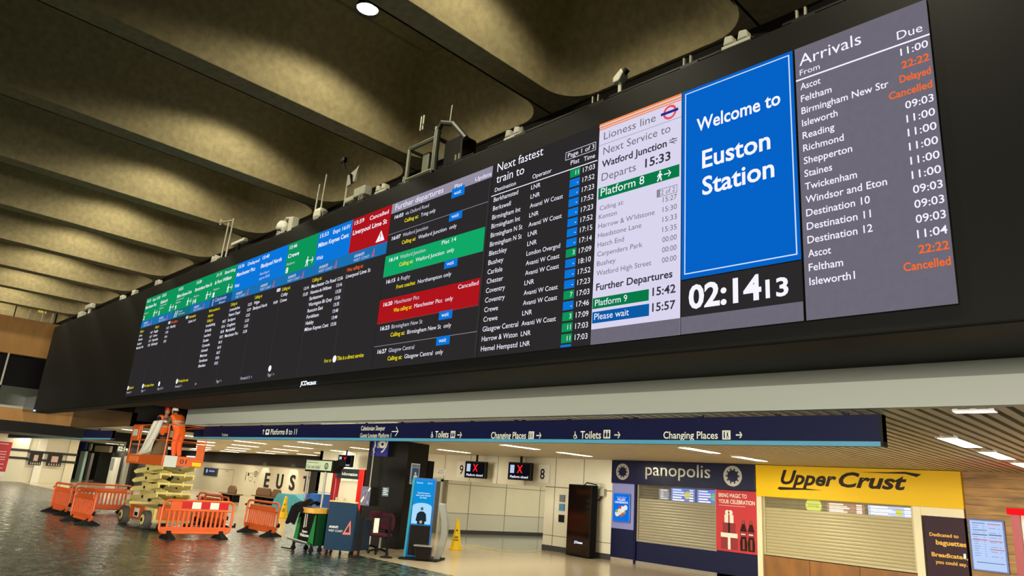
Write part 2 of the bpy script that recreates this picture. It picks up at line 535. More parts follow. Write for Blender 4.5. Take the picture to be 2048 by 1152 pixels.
for i, (a, b) in enumerate(zip(rows, due)):
    z = 5.863 - i * 1.955 / 15
    o = b in ('22:22', 'Delayed', 'Cancelled')
    MB().text(a, -2.41, z, YT, LT_WHITE, h=.07, w=ww[i], bold=.008).build('place_lettering', t)
    r_ = MB(); r_.text(b, -1.315, z, YT, LT_ORANGE if o else LT_WHITE, h=.07, w={'Delayed': .24, 'Cancelled': .335}.get(b, .215), align='R', bold=.015 if o else .008)
    r_.build('time_lettering', t)
lt.build('heading_lettering', t)

# --- welcome screen
t = screen('welcome_screen', 'blue lit screen reading Welcome to Euston Station in white', -3.712, -2.47, 4.16, ZT, PAN_WELCOME)
lt = MB()
fw = glow('led_frame_line', '#cfe0ff', 1.0)
for (a, b, c, d) in ((-3.672, -2.505, 6.285, 6.297), (-3.672, -2.505, 4.213, 4.225), (-3.672, -3.66, 4.213, 6.297), (-2.517, -2.505, 4.213, 6.297)): lt.rect(a, b, c, d, YT, fw)
lt.build('border_line', t)
lt = MB()
lt.text('Welcome to', -3.53, 5.79, YT, LT_WHITE, h=.15, w=.92, bold=.018)
lt.text('Euston', -3.465, 5.345, YT, LT_WHITE, h=.2, w=.74, bold=.018)
lt.text('Station', -3.465, 5.04, YT, LT_WHITE, h=.2, w=.77, bold=.018)
lt.build('lettering', t)
# --- clock
t = screen('clock_screen', 'black digital clock screen showing 02:14 13 above a grey strip', -3.712, -2.47, ZB, 4.155, LED_BLACK)
MB().text('02:14', -3.62, 3.85, YT, LT_WHITE, h=.235, w=.765, bold=.03).text('13', -2.815, 3.85, YT, LT_WHITE, h=.17, w=.215, bold=.025).build('time_lettering', t)
MB().rect(-3.708, -2.474, ZB + .004, 3.77, YT, PAN_GREY).build('grey_strip', t)
# --- lioness line
t = screen('line_service_screen', 'pale lilac lit screen headed Lioness line with platform 8', -4.862, -3.714, ZB, ZT, PAN_LILAC)
MB().rect(-4.858, -3.718, ZB + .004, 3.765, YT, PAN_GREY).build('grey_strip', t)
lt = MB()
lt.rect(-4.858, -3.718, 6.27, 6.331, YT, OR_STRIPE); lt.rect(-4.858, -3.718, 6.288, 6.304, YU, PAN_LILAC)
lt.rect(-4.858, -3.718, 6.243, 6.258, YT, OR_STRIPE)
lt.build('orange_stripes', t)
lt = MB()
ring(lt, -3.866, 6.147, .06, .088, YT, LOGO_RED); lt.rect(-3.98, -3.755, 6.13, 6.164, YU, LOGO_NAVY); lt.build('round_logo', t)
lt = MB()
lt.text('Lioness line', -4.785, 6.1, YT, LT_GREY, h=.1, w=.735)
lt.rect(-4.858, -3.718, 6.036, 6.042, YT, RULE)
lt.text('Next Service to', -4.785, 5.9, YT, LT_GREY, h=.1, w=.93)
lt.text('Watford Junction', -4.8, 5.735, YT, LT_DARK, h=.088, w=.9, bold=.02)
for sg in (0, 1):
    lt.rect(-3.87, -3.77, 5.765 + .026 * sg, 5.774 + .026 * sg, YT, LT_DARK)
lt.poly([(-3.845, 5.815), (-3.83, 5.815), (-3.79, 5.795), (-3.8, 5.79)], YT, LT_DARK); lt.poly([(-3.80, 5.74), (-3.785, 5.74), (-3.845, 5.772), (-3.855, 5.768)], YT, LT_DARK)
lt.text('Departs', -4.795, 5.56, YT, LT_GREY, h=.1, w=.49)
lt.text('15:33', -4.18, 5.56, YT, LT_DARK, h=.105, w=.33, bold=.018)
lt.text('Calling at:', -4.805, 5.187, YT, LT_GREY, h=.056, w=.345)
lt.text('2 of 2', -3.965, 5.172, YT, LT_GREY, h=.056, w=.175)
for (a, b, c, d) in ((-4.02, -3.763, 5.152, 5.158), (-4.02, -3.763, 5.237, 5.243), (-4.02, -4.014, 5.152, 5.243), (-3.769, -3.763, 5.152, 5.243)): lt.rect(a, b, c, d, YT, LT_GREY)
lt.rect(-4.02, -3.975, 5.155, 5.24, YT, RULE)
cn = [('Kenton', .26), ('Harrow & W\'ldstone', .77), ('Headstone Lane', .6), ('Hatch End', .37), ('Carpenders Park', .62), ('Bushey', .265), ('Watford High Street', .74)]
ct = ['15:27', '15:30', '15:33', '15:35', '00:00', '00:00', '00:00']
for i in range(7):
    z = 5.078 - i * .1149
    MB().text(cn[i][0], -4.813, z, YT, LT_GREY, h=.06, w=cn[i][1]).build('place_lettering', t); MB().text(ct[i], -3.765, z, YT, LT_GREY, h=.06, w=.175, align='R').build('time_lettering', t)
lt.text('Further Departures', -4.81, 4.212, YT, LT_DARK, h=.082, w=1.0, bold=.02)
lt.text('15:42', -3.772, 4.043, YT, LT_DARK, h=.09, w=.28, align='R', bold=.018); lt.text('15:57', -3.772, 3.873, YT, LT_DARK, h=.09, w=.28, align='R', bold=.018)
lt.build('dark_lettering', t)
MB().rect(-4.835, -3.738, 5.33, 5.475, YT, PAN_DKGREEN).build('green_band', t)
MB().rect(-4.851, -4.097, 4.0, 4.126, YT, PAN_DKGREEN).build('green_band', t)
MB().rect(-4.848, -4.09, 3.833, 3.965, YT, PAN_DKBLUE).build('blue_band', t)
lt = MB(); lt.text('Platform 8', -4.795, 5.365, YU, LT_WHITE, h=.1, w=.61); walker(lt, -4.03, 5.34, .125, YU, LT_WHITE)
lt.text('Platform 9', -4.813, 4.03, YU, LT_WHITE, h=.075, w=.44); lt.text('Please wait', -4.815, 3.87, YU, LT_WHITE, h=.075, w=.47)
lt.build('white_lettering', t)
# --- next fastest train
t = screen('fastest_trains_screen', 'black lit screen headed Next fastest train to with two-column list', -6.738, -4.866, ZB, ZT, LED_BLACK)
lt = MB()
lt.text('Next fastest', -6.65, 6.205, YT, LT_WHITE, h=.13, w=.865); lt.text('train to', -6.65, 6.032, YT, LT_WHITE, h=.13, w=.535)
lt.text('Destination', -6.665, 5.905, YT, LT_WHITE, h=.062, w=.41); lt.text('Operator', -5.95, 5.908, YT, LT_WHITE, h=.062, w=.335)
lt.text('Plat', -5.295, 5.915, YT, LT_WHITE, h=.062, w=.14); lt.text('Time', -5.085, 5.905, YT, LT_WHITE, h=.062, w=.175)
lt.rect(-6.73, -4.872, 5.85, 5.862, YT, LT_WHITE)
for (a, b, c, d) in ((-5.385, -4.9, 6.0, 6.008), (-5.385, -4.9, 6.105, 6.113), (-5.385, -5.377, 6.0, 6.113), (-4.908, -4.9, 6.0, 6.113)): lt.rect(a, b, c, d, YU, LT_SOFT)
lt.text('Page 1 of 3', -5.345, 6.028, YU, LT_WHITE, h=.062, w=.42)
D = ['Berkhamsted', 'Berkswell', 'Birmingham Int', 'Birmingham Int', 'Birmingham N St', 'Birmingham N St', 'Bletchley', 'Bushey', 'Carlisle', 'Chester', 'Coventry', 'Coventry', 'Crewe', 'Crewe', 'Glasgow Central', 'Harrow & Wston', 'Hemel Hempstd']
DW = [.47, .345, .54, .545, .6, .6, .34, .29, .285, .31, .36, .37, .26, .265, .65, .65, .66]
OP = ['LNR', 'LNR', 'Avanti W Coast', 'LNR', 'Avanti W Coast', 'LNR', 'LNR', 'London Overgnd', 'Avanti W Coast', 'Avanti W Coast', 'LNR', 'Avanti W Coast', 'Avanti W Coast', 'LNR', 'Avanti W Coast', 'LNR', 'LNR']
PL = ['11', '-', '-', '-', '-', '-', '-', '-', '3', '-', '-', '-', '7', '-', '3', '11', '11']
TM = ['17:03', '17:52', '17:23', '17:52', '17:23', '17:52', '17:15', '17:14', '17:09', '18:10', '17:52', '17:23', '17:03', '17:46', '17:09', '17:03', '17:03']
for i in range(17):
    z = 5.757 - i * 2.089 / 16
    MB().text(D[i], -6.67, z, YT, LT_WHITE, h=.068, w=DW[i]).build('place_lettering', t); MB().text(OP[i], -5.96, z, YT, LT_WHITE, h=.062, w=.165 if OP[i] == 'LNR' else .565).build('operator_lettering', t)
    MB().rect(-5.295, -5.135, z - .02, z + .085, YT, PAN_GREEN if PL[i] != '-' else PAN_BLUE).build('green_platform_box' if PL[i] != '-' else 'blue_platform_box', t)
    MB().text(PL[i], -5.155, z + (.003 if PL[i] != '-' else 0), YU, LT_WHITE, h=.058, align='R').build('platform_lettering', t)
    MB().text(TM[i], -4.905, z, YT, LT_WHITE, h=.066, w=.185, align='R').build('time_lettering', t)
MB().rect(-5.3, -5.14, 3.6, 3.628, YT, PAN_BLUE).build('blue_platform_box', t)
lt.build('heading_lettering', t)
# --- further departures
t = screen('further_departures_screen', 'black lit screen headed Further departures with green and red bands', -9.153, -6.742, ZB, ZT, LED_BLACK)
MB().rect(-9.149, -6.746, 6.158, 6.331, YT, PAN_GREYLT).build('grey_header', t)
MB().rect(-9.149, -6.8, 5.065, 5.425, YT, glow('led_bright_green', '#10a866', 1.0, True)).build('green_band', t)
MB().rect(-9.149, -6.8, 4.3, 4.69, YT, PAN_RED).build('red_band', t)
lt = MB(); yl = MB()
lt.text('Further departures', -9.04, 6.2, YU, LT_WHITE, h=.1, w=1.22); lt.text('Plat', -7.555, 6.19, YU, LT_WHITE, h=.065, w=.17); lt.text('Update', -7.1, 6.185, YU, LT_WHITE, h=.065, w=.34)
blocks = [('16:03', 'via Oxford Road', .6, 'Calling at:', 'Tring only', .36, 'wait'), ('16:07', 'Watford Junction', .64, 'Calling at:', 'Watford Junction  only', .9, 'wait'), ('16:14', 'Watford Junction', .64, 'Calling at:', 'Watford Junction  only', .9, 'Plat 14'), ('16:15', '& Rugby', .33, 'Front coaches:', 'Northampton only', .77, 'wait'), ('16:20', 'Manchester Picc', .62, 'Was calling at:', 'Manchester Picc  only', .88, 'Cancelled'), ('16:23', 'Birmingham New St', .76, 'Calling at:', 'Birmingham New St  only', 1.0, 'wait'), ('16:27', 'Glasgow Central', .63, 'Calling at:', 'Glasgow Central  only', .88, 'wait')]
zl = [6.158, 5.79, 5.425, 5.062, 4.69, 4.305, 3.94]
for i, (a, b, bw, c, d, dw, e) in enumerate(blocks):
    z = zl[i] - .115
    lt.text(a, -9.03, z, YU, LT_WHITE, h=.062, w=.235, bold=.02); lt.text(b, -8.74, z, YU, LT_SOFT, h=.062, w=bw)
    cw = {'Calling at:': .36, 'Front coaches:': .48, 'Was calling at:': .46}[c]
    yl.text(c, -8.74, z - .125, YU, LT_YELLOW, h=.062, w=cw, bold=.01); lt.text(d, -8.74 + cw + .06, z - .125, YU, LT_WHITE, h=.062, w=dw)
    if e == 'wait':
        MB().rect(-7.61, -7.32, zl[i] - .115, zl[i] + .01 + (.03 if i == 0 else 0), YU, PAN_BLUE).build('blue_wait_box', t); lt.text('wait', -7.55, zl[i] - .075, YV, LT_WHITE, h=.06, w=.16)
    elif e == 'Cancelled': lt.text(e, -7.25, z + .02, YU, LT_WHITE, h=.062, w=.42)
    else: lt.text(e, -7.72, z + .03, YU, LT_WHITE, h=.062, w=.32)
    if i in (1, 6): lt.rect(-9.149, -6.78, zl[i], zl[i] + .009, YT, RULE)
    if i in (3, 5): lt.rect(-9.149, -6.78, zl[i], zl[i] + .006, YU, FAINT)
lt.rect(-6.785, -6.779, 3.6, 6.158, YT, FAINT)
lt.build('white_lettering', t); yl.build('yellow_lettering', t)
# --- ten departure columns
CW = 1.1625
cols = [
    dict(h='R', t='15:59', s='Cancelled', d='Liverpool Lime St', dw=1.02, warn=1, lab='tall black departure screen with red Liverpool Lime St header', call=[('o', 'Was calling at:', .5), ('w', 'Liverpool Lime St', .74)], foot=[]),
    dict(h='B', t='15:53', s='Expt 16:01', d='Milton Keynes Cent', dw=1.03, wait=1, lab='tall black departure screen with blue 15:53 Milton Keynes header', call=[('y', 'Calling at:', .33), ('w', 'Manchester Ox Road', .84), ('w', 'Newton-le-Willows', .72), ('w', 'Earlestown', .46), ('w', 'Warrington Bk Quay', .8), ('w', 'Runcorn East', .53), ('w', 'Fordsham', .42), ('w', 'Helsby', .28), ('w', 'Milton Keynes Cent', .81)], times=['12:56', '13:16', '13:20', '13:26', '13:35', '13:40', '13:44', '13:56'], foot=[('y', 'First class at rear', 0.8)]),
    dict(h='G', t='15:46', s='', d='Crewe', dw=.44, plat='8', lab='tall black departure screen with green 15:46 Crewe header', call=[('y', 'Calling at:', .33), ('w', 'Colby', .27), ('w', 'Crewe', .27)], times=['13:14', '13:20'], tag=1, foot=[('i', '', 0), ('w', 'Page 1', .25)]),
    dict(h='B', t='15:40', s='', d='Blackpool North', dw=.9, note=('Boarding at', 'approx 05:00'), lab='tall black departure screen with blue 15:40 Blackpool North header', call=[('y', 'Calling at:', .33), ('w', 'Wigan', .25), ('w', 'Blackpool North', .62)], times=['', '14:09'], foot=[('w', 'Formed of 11', .5)]),
    dict(h='B', t='15:36', s='Delayed', d='Manchester Picc', dw=.9, wait=1, lab='tall black departure screen with blue Delayed Manchester Picc header', call=[('y', 'Calling at:', .33), ('w', 'Levenshulme', .5), ('w', 'Heaton Chapel', .55), ('w', 'Stockport', .38), ('w', 'Congleton', .42), ('w', 'Macclesfield', .45), ('w', 'Manchester Picc', .65)], times=['12:25', '12:29', '12:32', '12:33', '12:35', '12:38'], foot=[('w', 'Page 1', .25)]),
    dict(h='G', t='21:15', s='Boarding', d='& Fort William', dw=.9, plat='1', band='N', lab='tall black departure screen with green Boarding Fort William header', call=[('y', 'With coaches to:', .6), ('y', 'Aberdeen', .3), ('y', 'Calling at:', .33), ('w', 'Inverkeithing', .5), ('w', 'Kirkcaldy', .35), ('w', 'Leuchars', .37), ('w', 'Dundee', .3), ('w', 'Carnoustie', .42), ('w', 'Arbroath', .36), ('w', 'Montrose', .38), ('w', 'Stonehaven', .45), ('w', 'Aberdeen', .4)], times=['', '', '04:57', '05:16', '05:38', '05:52', '06:10', '06:18', '06:37', '07:01', '07:25'], foot=[('r', '', .1)]),
    dict(h='G', t='15:28', s='', d='Birmingham New St', dw=1.0, plat='14', lab='tall black departure screen with green 15:28 Birmingham New St header', call=[('y', 'Information', .4), ('w', 'Coaches 1 to 4', .45)], tag=1, foot=[('i', 'Priority for rear', .6), ('w', 'Formed of', .4)]),
    dict(h='G', t='15:25', s='', d='Milton Keynes Cent', dw=.95, plat='9', band='T', sub='and Northampton', lab='tall black departure screen with green header and teal operator band', call=[('o', 'Was calling at:', .42), ('w', 'Bletchley', .35)], tag=1, foot=[('i', '', 0), ('w', 'Page 1 of 2', .4)]),
    dict(h='G', t='15:22', s='', d='Edinburgh', dw=.5, plat='5', sub='via Birmingham', lab='tall black departure screen with green 15:22 Edinburgh header', call=[('y', 'Calling at:', .3), ('w', 'Rugby', .3), ('w', 'Crewe', .3), ('w', 'Haymarket', .42), ('w', 'Edinburgh', .45)], times=['16:13', '17:20', '19:16', '20:22'], foot=[('i', 'First class at front', .7), ('w', 'Page 1', .3)]),
    dict(h='G', t='15:21', s='Expt 15:30', d='Manchester Picc', dw=.85, plat='2', lab='tall black departure screen with green 15:21 header ending the lit row', call=[('y', 'Calling at:', .3), ('w', 'Crewe', .25), ('w', 'Wilmslow', .35), ('w', 'Stockport', .35), ('w', 'Manchester Picc', .55)], times=['16:37', '16:57', '17:15', '17:28'], foot=[('i', 'Quiet A', .35), ('w', 'Formed of', .4)]),
]
HC = {'R': PAN_RED, 'B': PAN_BLUE, 'G': PAN_GREEN}
for i, c in enumerate(cols):
    x0 = -9.155 - CW * (i + 1); x1 = x0 + CW
    t = screen('departure_column_screen', c['lab'], x0, x1, ZB, ZT, LED_BLACK, 'departure column screens')
    MB().rect(x0, x1, 5.69, 6.331, YT, HC[c['h']]).build('coloured_header', t)
    MB().rect(x0, x1, 5.478, 5.69, YT, {'N': PAN_NAVY, 'T': PAN_TEAL}.get(c.get('band'), PAN_AVANTI)).build('operator_band', t)
    L = x0 + .06; wl = MB(); cl = MB()
    wl.text(c['t'], L + .01, 6.205, YU, LT_WHITE, h=.075, w=.3, bold=.012)
    if c['s']: wl.text(c['s'], x1 - .07, 6.19, YU, LT_WHITE, h=.075, w=.55 if len(c['s']) < 10 else .56, align='R', bold=.01)
    wl.text(c['d'], L, 6.02, YU, LT_WHITE, h=.085, w=c['dw'], bold=.018)
    if c.get('sub'): wl.text(c['sub'], L, 5.945, YU, LT_SOFT, h=.04, w=.5)
    if c.get('plat'):
        wl.text('Platform', L, 5.866, YU, LT_SOFT, h=.05, w=.32); wl.text(c['plat'], L, 5.712, YU, LT_WHITE, h=.11, w=.1 * len(c['plat']), bold=.03)
        walker(wl, x1 - .36, 5.715, .2, YU, LT_WHITE)
    if c.get('wait'): wl.text('Wait', L, 5.765, YU, LT_WHITE, h=.075, w=.24, bold=.01)
    if c.get('note'):
        wl.text(c['note'][0], L + .02, 5.86, YU, LT_SOFT, h=.055, w=.42); wl.text(c['note'][1], L + .02, 5.76, YU, LT_SOFT, h=.055, w=.46)
    if c.get('warn'):
        wl.poly([(x1 - .345, 5.73), (x1 - .09, 5.73), (x1 - .217, 5.925)], YU, LT_WHITE)
        cl.rect(x1 - .228, x1 - .206, 5.795, 5.87, YV, PAN_RED); cl.rect(x1 - .228, x1 - .206, 5.755, 5.775, YV, PAN_RED)
    bnd = c.get('band')
    if bnd == 'N':
        wl.text('Caledonian', L + .2, 5.575, YU, LT_SOFT, h=.09, w=.62); wl.text('Sleeper', L + .45, 5.495, YU, LT_SOFT, h=.055, w=.36)
        for q in range(3): ring(wl, L + .1, 5.52 + q * .055, .018, .032, YU, LT_SOFT, 12)
    elif bnd == 'T':
        for q in range(2): wl.poly([(L + .05 + q * .12, 5.5), (L + .11 + q * .12, 5.5), (L + .17 + q * .12, 5.66), (L + .11 + q * .12, 5.66)], YU, LT_SOFT)
        wl.text('London', L + .34, 5.6, YU, LT_SOFT, h=.05, w=.24); wl.text('Northwestern', L + .34, 5.53, YU, LT_SOFT, h=.05, w=.42)
    else:
        avanti(wl, x0 + .21, 5.492, .98 * .82, YU, LT_SOFT, LOGO_RED)
    n0 = -1
    seen_w = 0
    for j, (k, s_, wd) in enumerate(c['call']):
        z = 5.353 - j * .1155
        (cl if k != 'w' else wl).text(s_, L - .02, z, YU, {'y': LT_YELLOW, 'o': LT_ORANGE, 'w': LT_WHITE}[k], h=.066, w=wd, bold=.008)
    for j, tm in enumerate(c.get('times', [])):
        if tm: wl.text(tm, x1 - .06, 5.353 - (j + 1) * .1155, YU, LT_WHITE, h=.062, w=.175, align='R', bold=.008)
    if c.get('tag'): wl.rect(x0 - .17, x0 - .02, 5.36, 5.43, YV, LT_SOFT)
    for j, (k, s_, wd) in enumerate(c['foot']):
        z = 3.80 - j * .125
        if k == 'i':
            disc(wl, L + .03, z + .03, .06, YU, LT_WHITE, 14)
            if s_: cl.text(s_, L + .12, z, YU, LT_YELLOW, h=.062, w=wd, bold=.012)
        elif k == 'y':
            cl.text('Fast to', x1 - .27, z, YU, LT_YELLOW, h=.06, w=.22)
        elif k == 'r': wl.text('4>', L, 3.68, YU, glow('led_pink', '#f0b8b0'), h=.06)
        else: wl.text(s_ + '  >', L - .01, 3.68, YU, LT_SOFT, h=.06, w=wd)
    if i == 0:
        disc(wl, x0 + .05, 3.84, .06, YU, LT_WHITE, 14); cl.text('This is a direct service', x0 + .13, 3.81, YU, LT_YELLOW, h=.066, w=.78, bold=.012)
    wl.rect(x0, x0 + .006, 3.6, 5.47, YT, FAINT)
    wl.build('white_lettering', t); cl.build('coloured_lettering', t)

# ------------------------------------------------------------------ cameras, aerials and small gear along the top of the casing
TOPZ = 6.68


def topx(px, py): return AY(px, py, 6.25).x


def make_twin():
    t = thing('emergency_light', 'x', 'emergency light', (0, 0, 0), 'twin emergency lights on the casing')
    MB().box(-.2, .2, -.06, .06, 0, .05, grey_plastic).build('tray', t, bevel=.008)
    for s_ in (-1, 1):
        MB().prism([(s_ * .1 - .075, .05), (s_ * .1 + .075, .05), (s_ * .1 + .06, .17), (s_ * .1 - .05, .19)], -.07, .07, grey_plastic).build('lamp_head', t, bevel=.02)
    return t


tw = make_twin()
twl = [((1475, 98), 'pale twin lamp emergency light above the blue welcome screen'), ((1028, 278), 'pale twin lamp emergency light above the Next fastest train screen'), ((764, 386), 'pale twin lamp emergency light between box camera and equipment cage'), ((563, 471), 'pale twin lamp emergency light left of the white dome camera'), ((430, 525), 'pale emergency light right of the tall T-shaped aerial pair'), ((316, 571), 'pale emergency light above the green Milton Keynes column'), ((269, 590), 'pale emergency light just past the left end of the lit row'), ((245, 599), 'pale emergency light over the blank black casing, next to last')]
for i, ((px, py), lb) in enumerate(twl):
    o = tw if i == 0 else copy_tree(tw)
    p = AY(px, py, 6.08); o.location = (p.x, 6.08, TOPZ + .03); o['label'] = lb


peg_grey = mat('peg_grey', '#8a8672', .6)


def make_pegs():
    t = thing('cable_bracket', 'x', 'bracket', (0, 0, 0), 'small brackets on the casing edge')
    MB().box(-.055, -.035, -.03, .0, 0, .12, peg_grey).box(.03, .05, -.03, .0, 0, .12, peg_grey).build('peg', t)
    MB().box(-.08, .14, -.04, 0, -.02, .02, dark_metal).build('foot_plate', t)
    return t


pg = make_pegs()
pgl = [((1601, 62), 'small twin peg bracket above the Arrivals screen'), ((1371, 155), 'small twin peg bracket above the left edge of the welcome screen'), ((1186, 231), 'small twin peg bracket above the Lioness line screen'), ((1033, 290), 'small twin peg bracket under the Next fastest emergency light'), ((908, 342), 'small twin peg bracket right of the equipment cage'), ((803, 382), 'small twin peg bracket left of the equipment cage'), ((714, 416), 'small twin peg bracket above the red Liverpool column'), ((637, 447), 'small twin peg bracket below the twin aerials')]
for i, ((px, py), lb) in enumerate(pgl):
    o = pg if i == 0 else copy_tree(pg)
    p = AY(px, py, 6.0); o.location = (p.x, 6.06, TOPZ + .02); o['label'] = lb

# bullet camera
p = AY(1258, 178, 6.3)
t = thing('security_camera', 'pale bullet camera on a short pole above the Lioness line screen', 'security camera', (p.x, 6.12, TOPZ))
fr = Frame((p.x, 6.12, TOPZ), (1, 0, 0))
MB(fr).cyl((0, 0, 0), (0, 0, .3), .035, grey_plastic).build('pole', t)
MB(fr).prism([(-.1, .3), (.02, .3), (.1, .42), (.06, .52), (-.1, .4)], -.08, .08, grey_plastic).build('housing', t, bevel=.02)
MB(fr).cyl((.06, 0, .45), (.13, 0, .5), .05, black).build('lens', t)
# box cameras
p = AY(742, 397, 6.3)
t = thing('security_camera', 'pale box camera on a short pole beside the aerial mast', 'security camera', (p.x, 6.12, TOPZ))
fr = Frame((p.x, 6.12, TOPZ), (1, 0, 0))
MB(fr).cyl((0, 0, 0), (0, 0, .2), .04, grey_plastic).build('pole', t)
MB(fr).box(-.25, .22, -.1, .1, .2, .42, grey_plastic).build('housing', t, bevel=.02)
MB(fr).box(-.262, -.25, -.08, .08, .22, .4, black).build('lens_window', t)
MB(fr).box(-.1, .1, -.05, .05, .12, .2, grey_plastic).build('bracket', t)
p = AY(720, 408, 6.3)
t = thing('security_camera', 'long pale camera housing lying beside the aerial mast', 'security camera', (p.x, 6.12, TOPZ))
fr = Frame((p.x, 6.12, TOPZ), (1, 0, 0))
MB(fr).box(-.3, .3, -.09, .09, .22, .38, grey_plastic).build('housing', t, bevel=.03)
MB(fr).box(-.06, -.02, -.03, .03, 0, .22, grey_plastic).box(.04, .08, -.03, .03, 0, .22, grey_plastic).build('post', t)
MB(fr).box(-.31, -.3, -.07, .07, .24, .36, black).build('lens_window', t)
p = AY(706, 412, 6.3)
t = thing('aerial_mast', 'thin mast with a pale plate and a curled black cable', 'aerial', (p.x, 6.12, TOPZ))
fr = Frame((p.x, 6.12, TOPZ), (1, 0, 0))
MB(fr).cyl((0, 0, 0), (0, 0, .75), .02, grey_plastic).build('pole', t)
MB(fr).prism([(.0, .5), (.25, .55), (.36, .85), (.28, .8), (.0, .72)], -.02, .02, grey_plastic).build('plate', t)
MB(fr).tube([(.2, -.03, .52), (.15, -.05, .7), (-.05, -.06, .85), (-.15, -.05, 1.0), (-.2, -.05, 1.1)], .02, black_rubber).build('cable', t)
MB(fr).box(-.27, -.13, -.08, .0, 1.05, 1.15, dark_metal).build('camera_head', t, bevel=.02)
# dome camera
p = AY(592, 452, 6.3)
t = thing('security_camera', 'white dome camera hanging from a curved bracket', 'security camera', (p.x, 6.12, TOPZ))
fr = Frame((p.x, 6.12, TOPZ), (1, 0, 0))
MB(fr).box(.2, .42, -.1, .1, .0, .42, grey_plastic).build('bracket', t, bevel=.02)
MB(fr).tube([(.25, 0, .35), (.1, 0, .46), (-.1, 0, .5), (-.25, 0, .42)], .045, grey_plastic).build('arm', t)
MB(fr).lathe([(0.001, .1), (.12, .1), (.17, .02), (.19, -.1), (.15, -.16), (0.001, -.16)], (-.25, 0, .33), white).build('dome_housing', t, smooth=True)
MB(fr).ball((-.25, 0, .17), (.14, .14, .11), black).build('dome', t, smooth=True)
# aerials
p = AY(650, 434, 6.3)
t = thing('aerial_pair', 'two upright rod aerials beside a round pale box', 'aerial', (p.x, 6.12, TOPZ))
fr = Frame((p.x, 6.12, TOPZ), (1, 0, 0))
for dx, h in ((-.1, .85), (.12, 1.0)): MB(fr).cyl((dx, 0, 0), (dx + .03, 0, h), .018, grey_plastic, 8).build('rod', t)
MB(fr).box(.02, .32, -.12, .1, .0, .26, grey_plastic).build('round_box', t, bevel=.08)
p = AY(462, 514, 6.3)
t = thing('aerial_pair', 'two rod aerials joined by a T bar near the green columns', 'aerial', (p.x, 6.12, TOPZ))
fr = Frame((p.x, 6.12, TOPZ), (1, 0, 0))
for dx, h in ((-.12, 1.0), (.14, 1.05)): MB(fr).cyl((dx, 0, 0), (dx + .05, 0, h), .02, grey_plastic, 8).build('rod', t)
MB(fr).cyl((-.6, 0, 1.12), (.2, 0, 1.0), .022, grey_plastic, 8).cyl((-.6, 0, 1.05), (-.6, 0, 1.2), .02, grey_plastic, 8).build('cross_bar', t)
p = AY(493, 492, 6.3)
t = thing('tube_light', 'short pale tube beside the T-shaped aerial pair', 'light tube', (p.x, 6.12, TOPZ))
fr = Frame((p.x, 6.12, TOPZ), (1, 0, 0))
MB(fr).box(-.35, .35, -.05, .05, .28, .36, grey_plastic).build('tube', t, bevel=.02)
MB(fr).box(-.03, .03, -.03, .03, 0, .28, dark_metal).build('post', t)
p = AY(191, 618, 6.3)
t = thing('security_camera', 'pale box camera on a post above the blank end of the casing', 'security camera', (p.x, 6.12, TOPZ))
fr = Frame((p.x, 6.12, TOPZ), (1, 0, 0))
MB(fr).box(-.45, .5, -.1, .1, .3, .52, grey_plastic).build('housing', t, bevel=.04)
MB(fr).cyl((.1, 0, 0), (.1, 0, .3), .06, grey_plastic).build('pole', t)
p = AY(176, 629, 6.3)
t = thing('junction_box', 'small pale box at the far end of the casing top', 'junction box', (p.x, 6.12, TOPZ))
MB(Frame((p.x, 6.12, TOPZ))).box(-.2, .2, -.1, .1, 0, .24, grey_plastic).build('body', t, bevel=.05)
# equipment cage
p0 = AY(828, 362, 6.2); p1 = AY(915, 332, 6.2)
t = thing('equipment_cage', 'grey steel frame full of cabling standing on the casing', 'equipment frame', (p0.x, 6.04, TOPZ))
Wc = p1.x - p0.x
fr = Frame((p0.x, 6.04, TOPZ), (1, 0, 0))
g = mat('cage_grey', '#6f7264', 0.5, metal=.3)
cg = MB(fr)
for (a, b) in (((0, 0, 0), (0, 0, .62)), ((Wc * .62, 0, 0), (Wc * .62, 0, .8)), ((0, 0, .62), (Wc * .62, 0, .62)), ((0, 0, .05), (Wc * .62, 0, .05)), ((0, .5, 0), (0, .5, .62)), ((Wc * .62, .5, 0), (Wc * .62, .5, .8)), ((0, .5, .62), (Wc * .62, .5, .62)), ((0, 0, .62), (0, .5, .62)), ((Wc * .62, 0, .62), (Wc * .62, .5, .62))): cg.tube([a, b], .035, g, 6)
cg.build('frame', t)
MB(fr).box(.25, .42, .1, .3, .05, .5, g).box(.1, .55, .35, .45, .45, .55, g).build('cabinet', t, bevel=.01)
MB(fr).tube([(Wc * .68, -.02, 0), (Wc * .68, -.02, .72), (Wc * .76, -.02, .82), (Wc * 1.0, 0, .72), (Wc * 1.25, .05, .4)], .045, mat('cage_dark', '#3c3f36', .5), 8).build('hoop', t)
MB(fr).box(Wc * .72, Wc * 1.12, .1, .4, .05, .55, dark_metal).build('winch_box', t, bevel=.03)
MB(fr).cyl((Wc * .85, .05, .75), (Wc * .87, .05, 1.12), .016, grey_plastic, 6).build('rod_aerial', t)
MB(fr).tube([(Wc * .6, .1, .75), (Wc * .1, .1, 1.1)], .015, dark_metal, 6).build('boom', t)
MB(fr).cyl((Wc * .08, .1, .98), (Wc * .08, .1, 1.25), .015, grey_plastic, 6).cyl((Wc * .14, .1, .98), (Wc * .14, .1, 1.25), .015, grey_plastic, 6).build('whip_aerial', t)

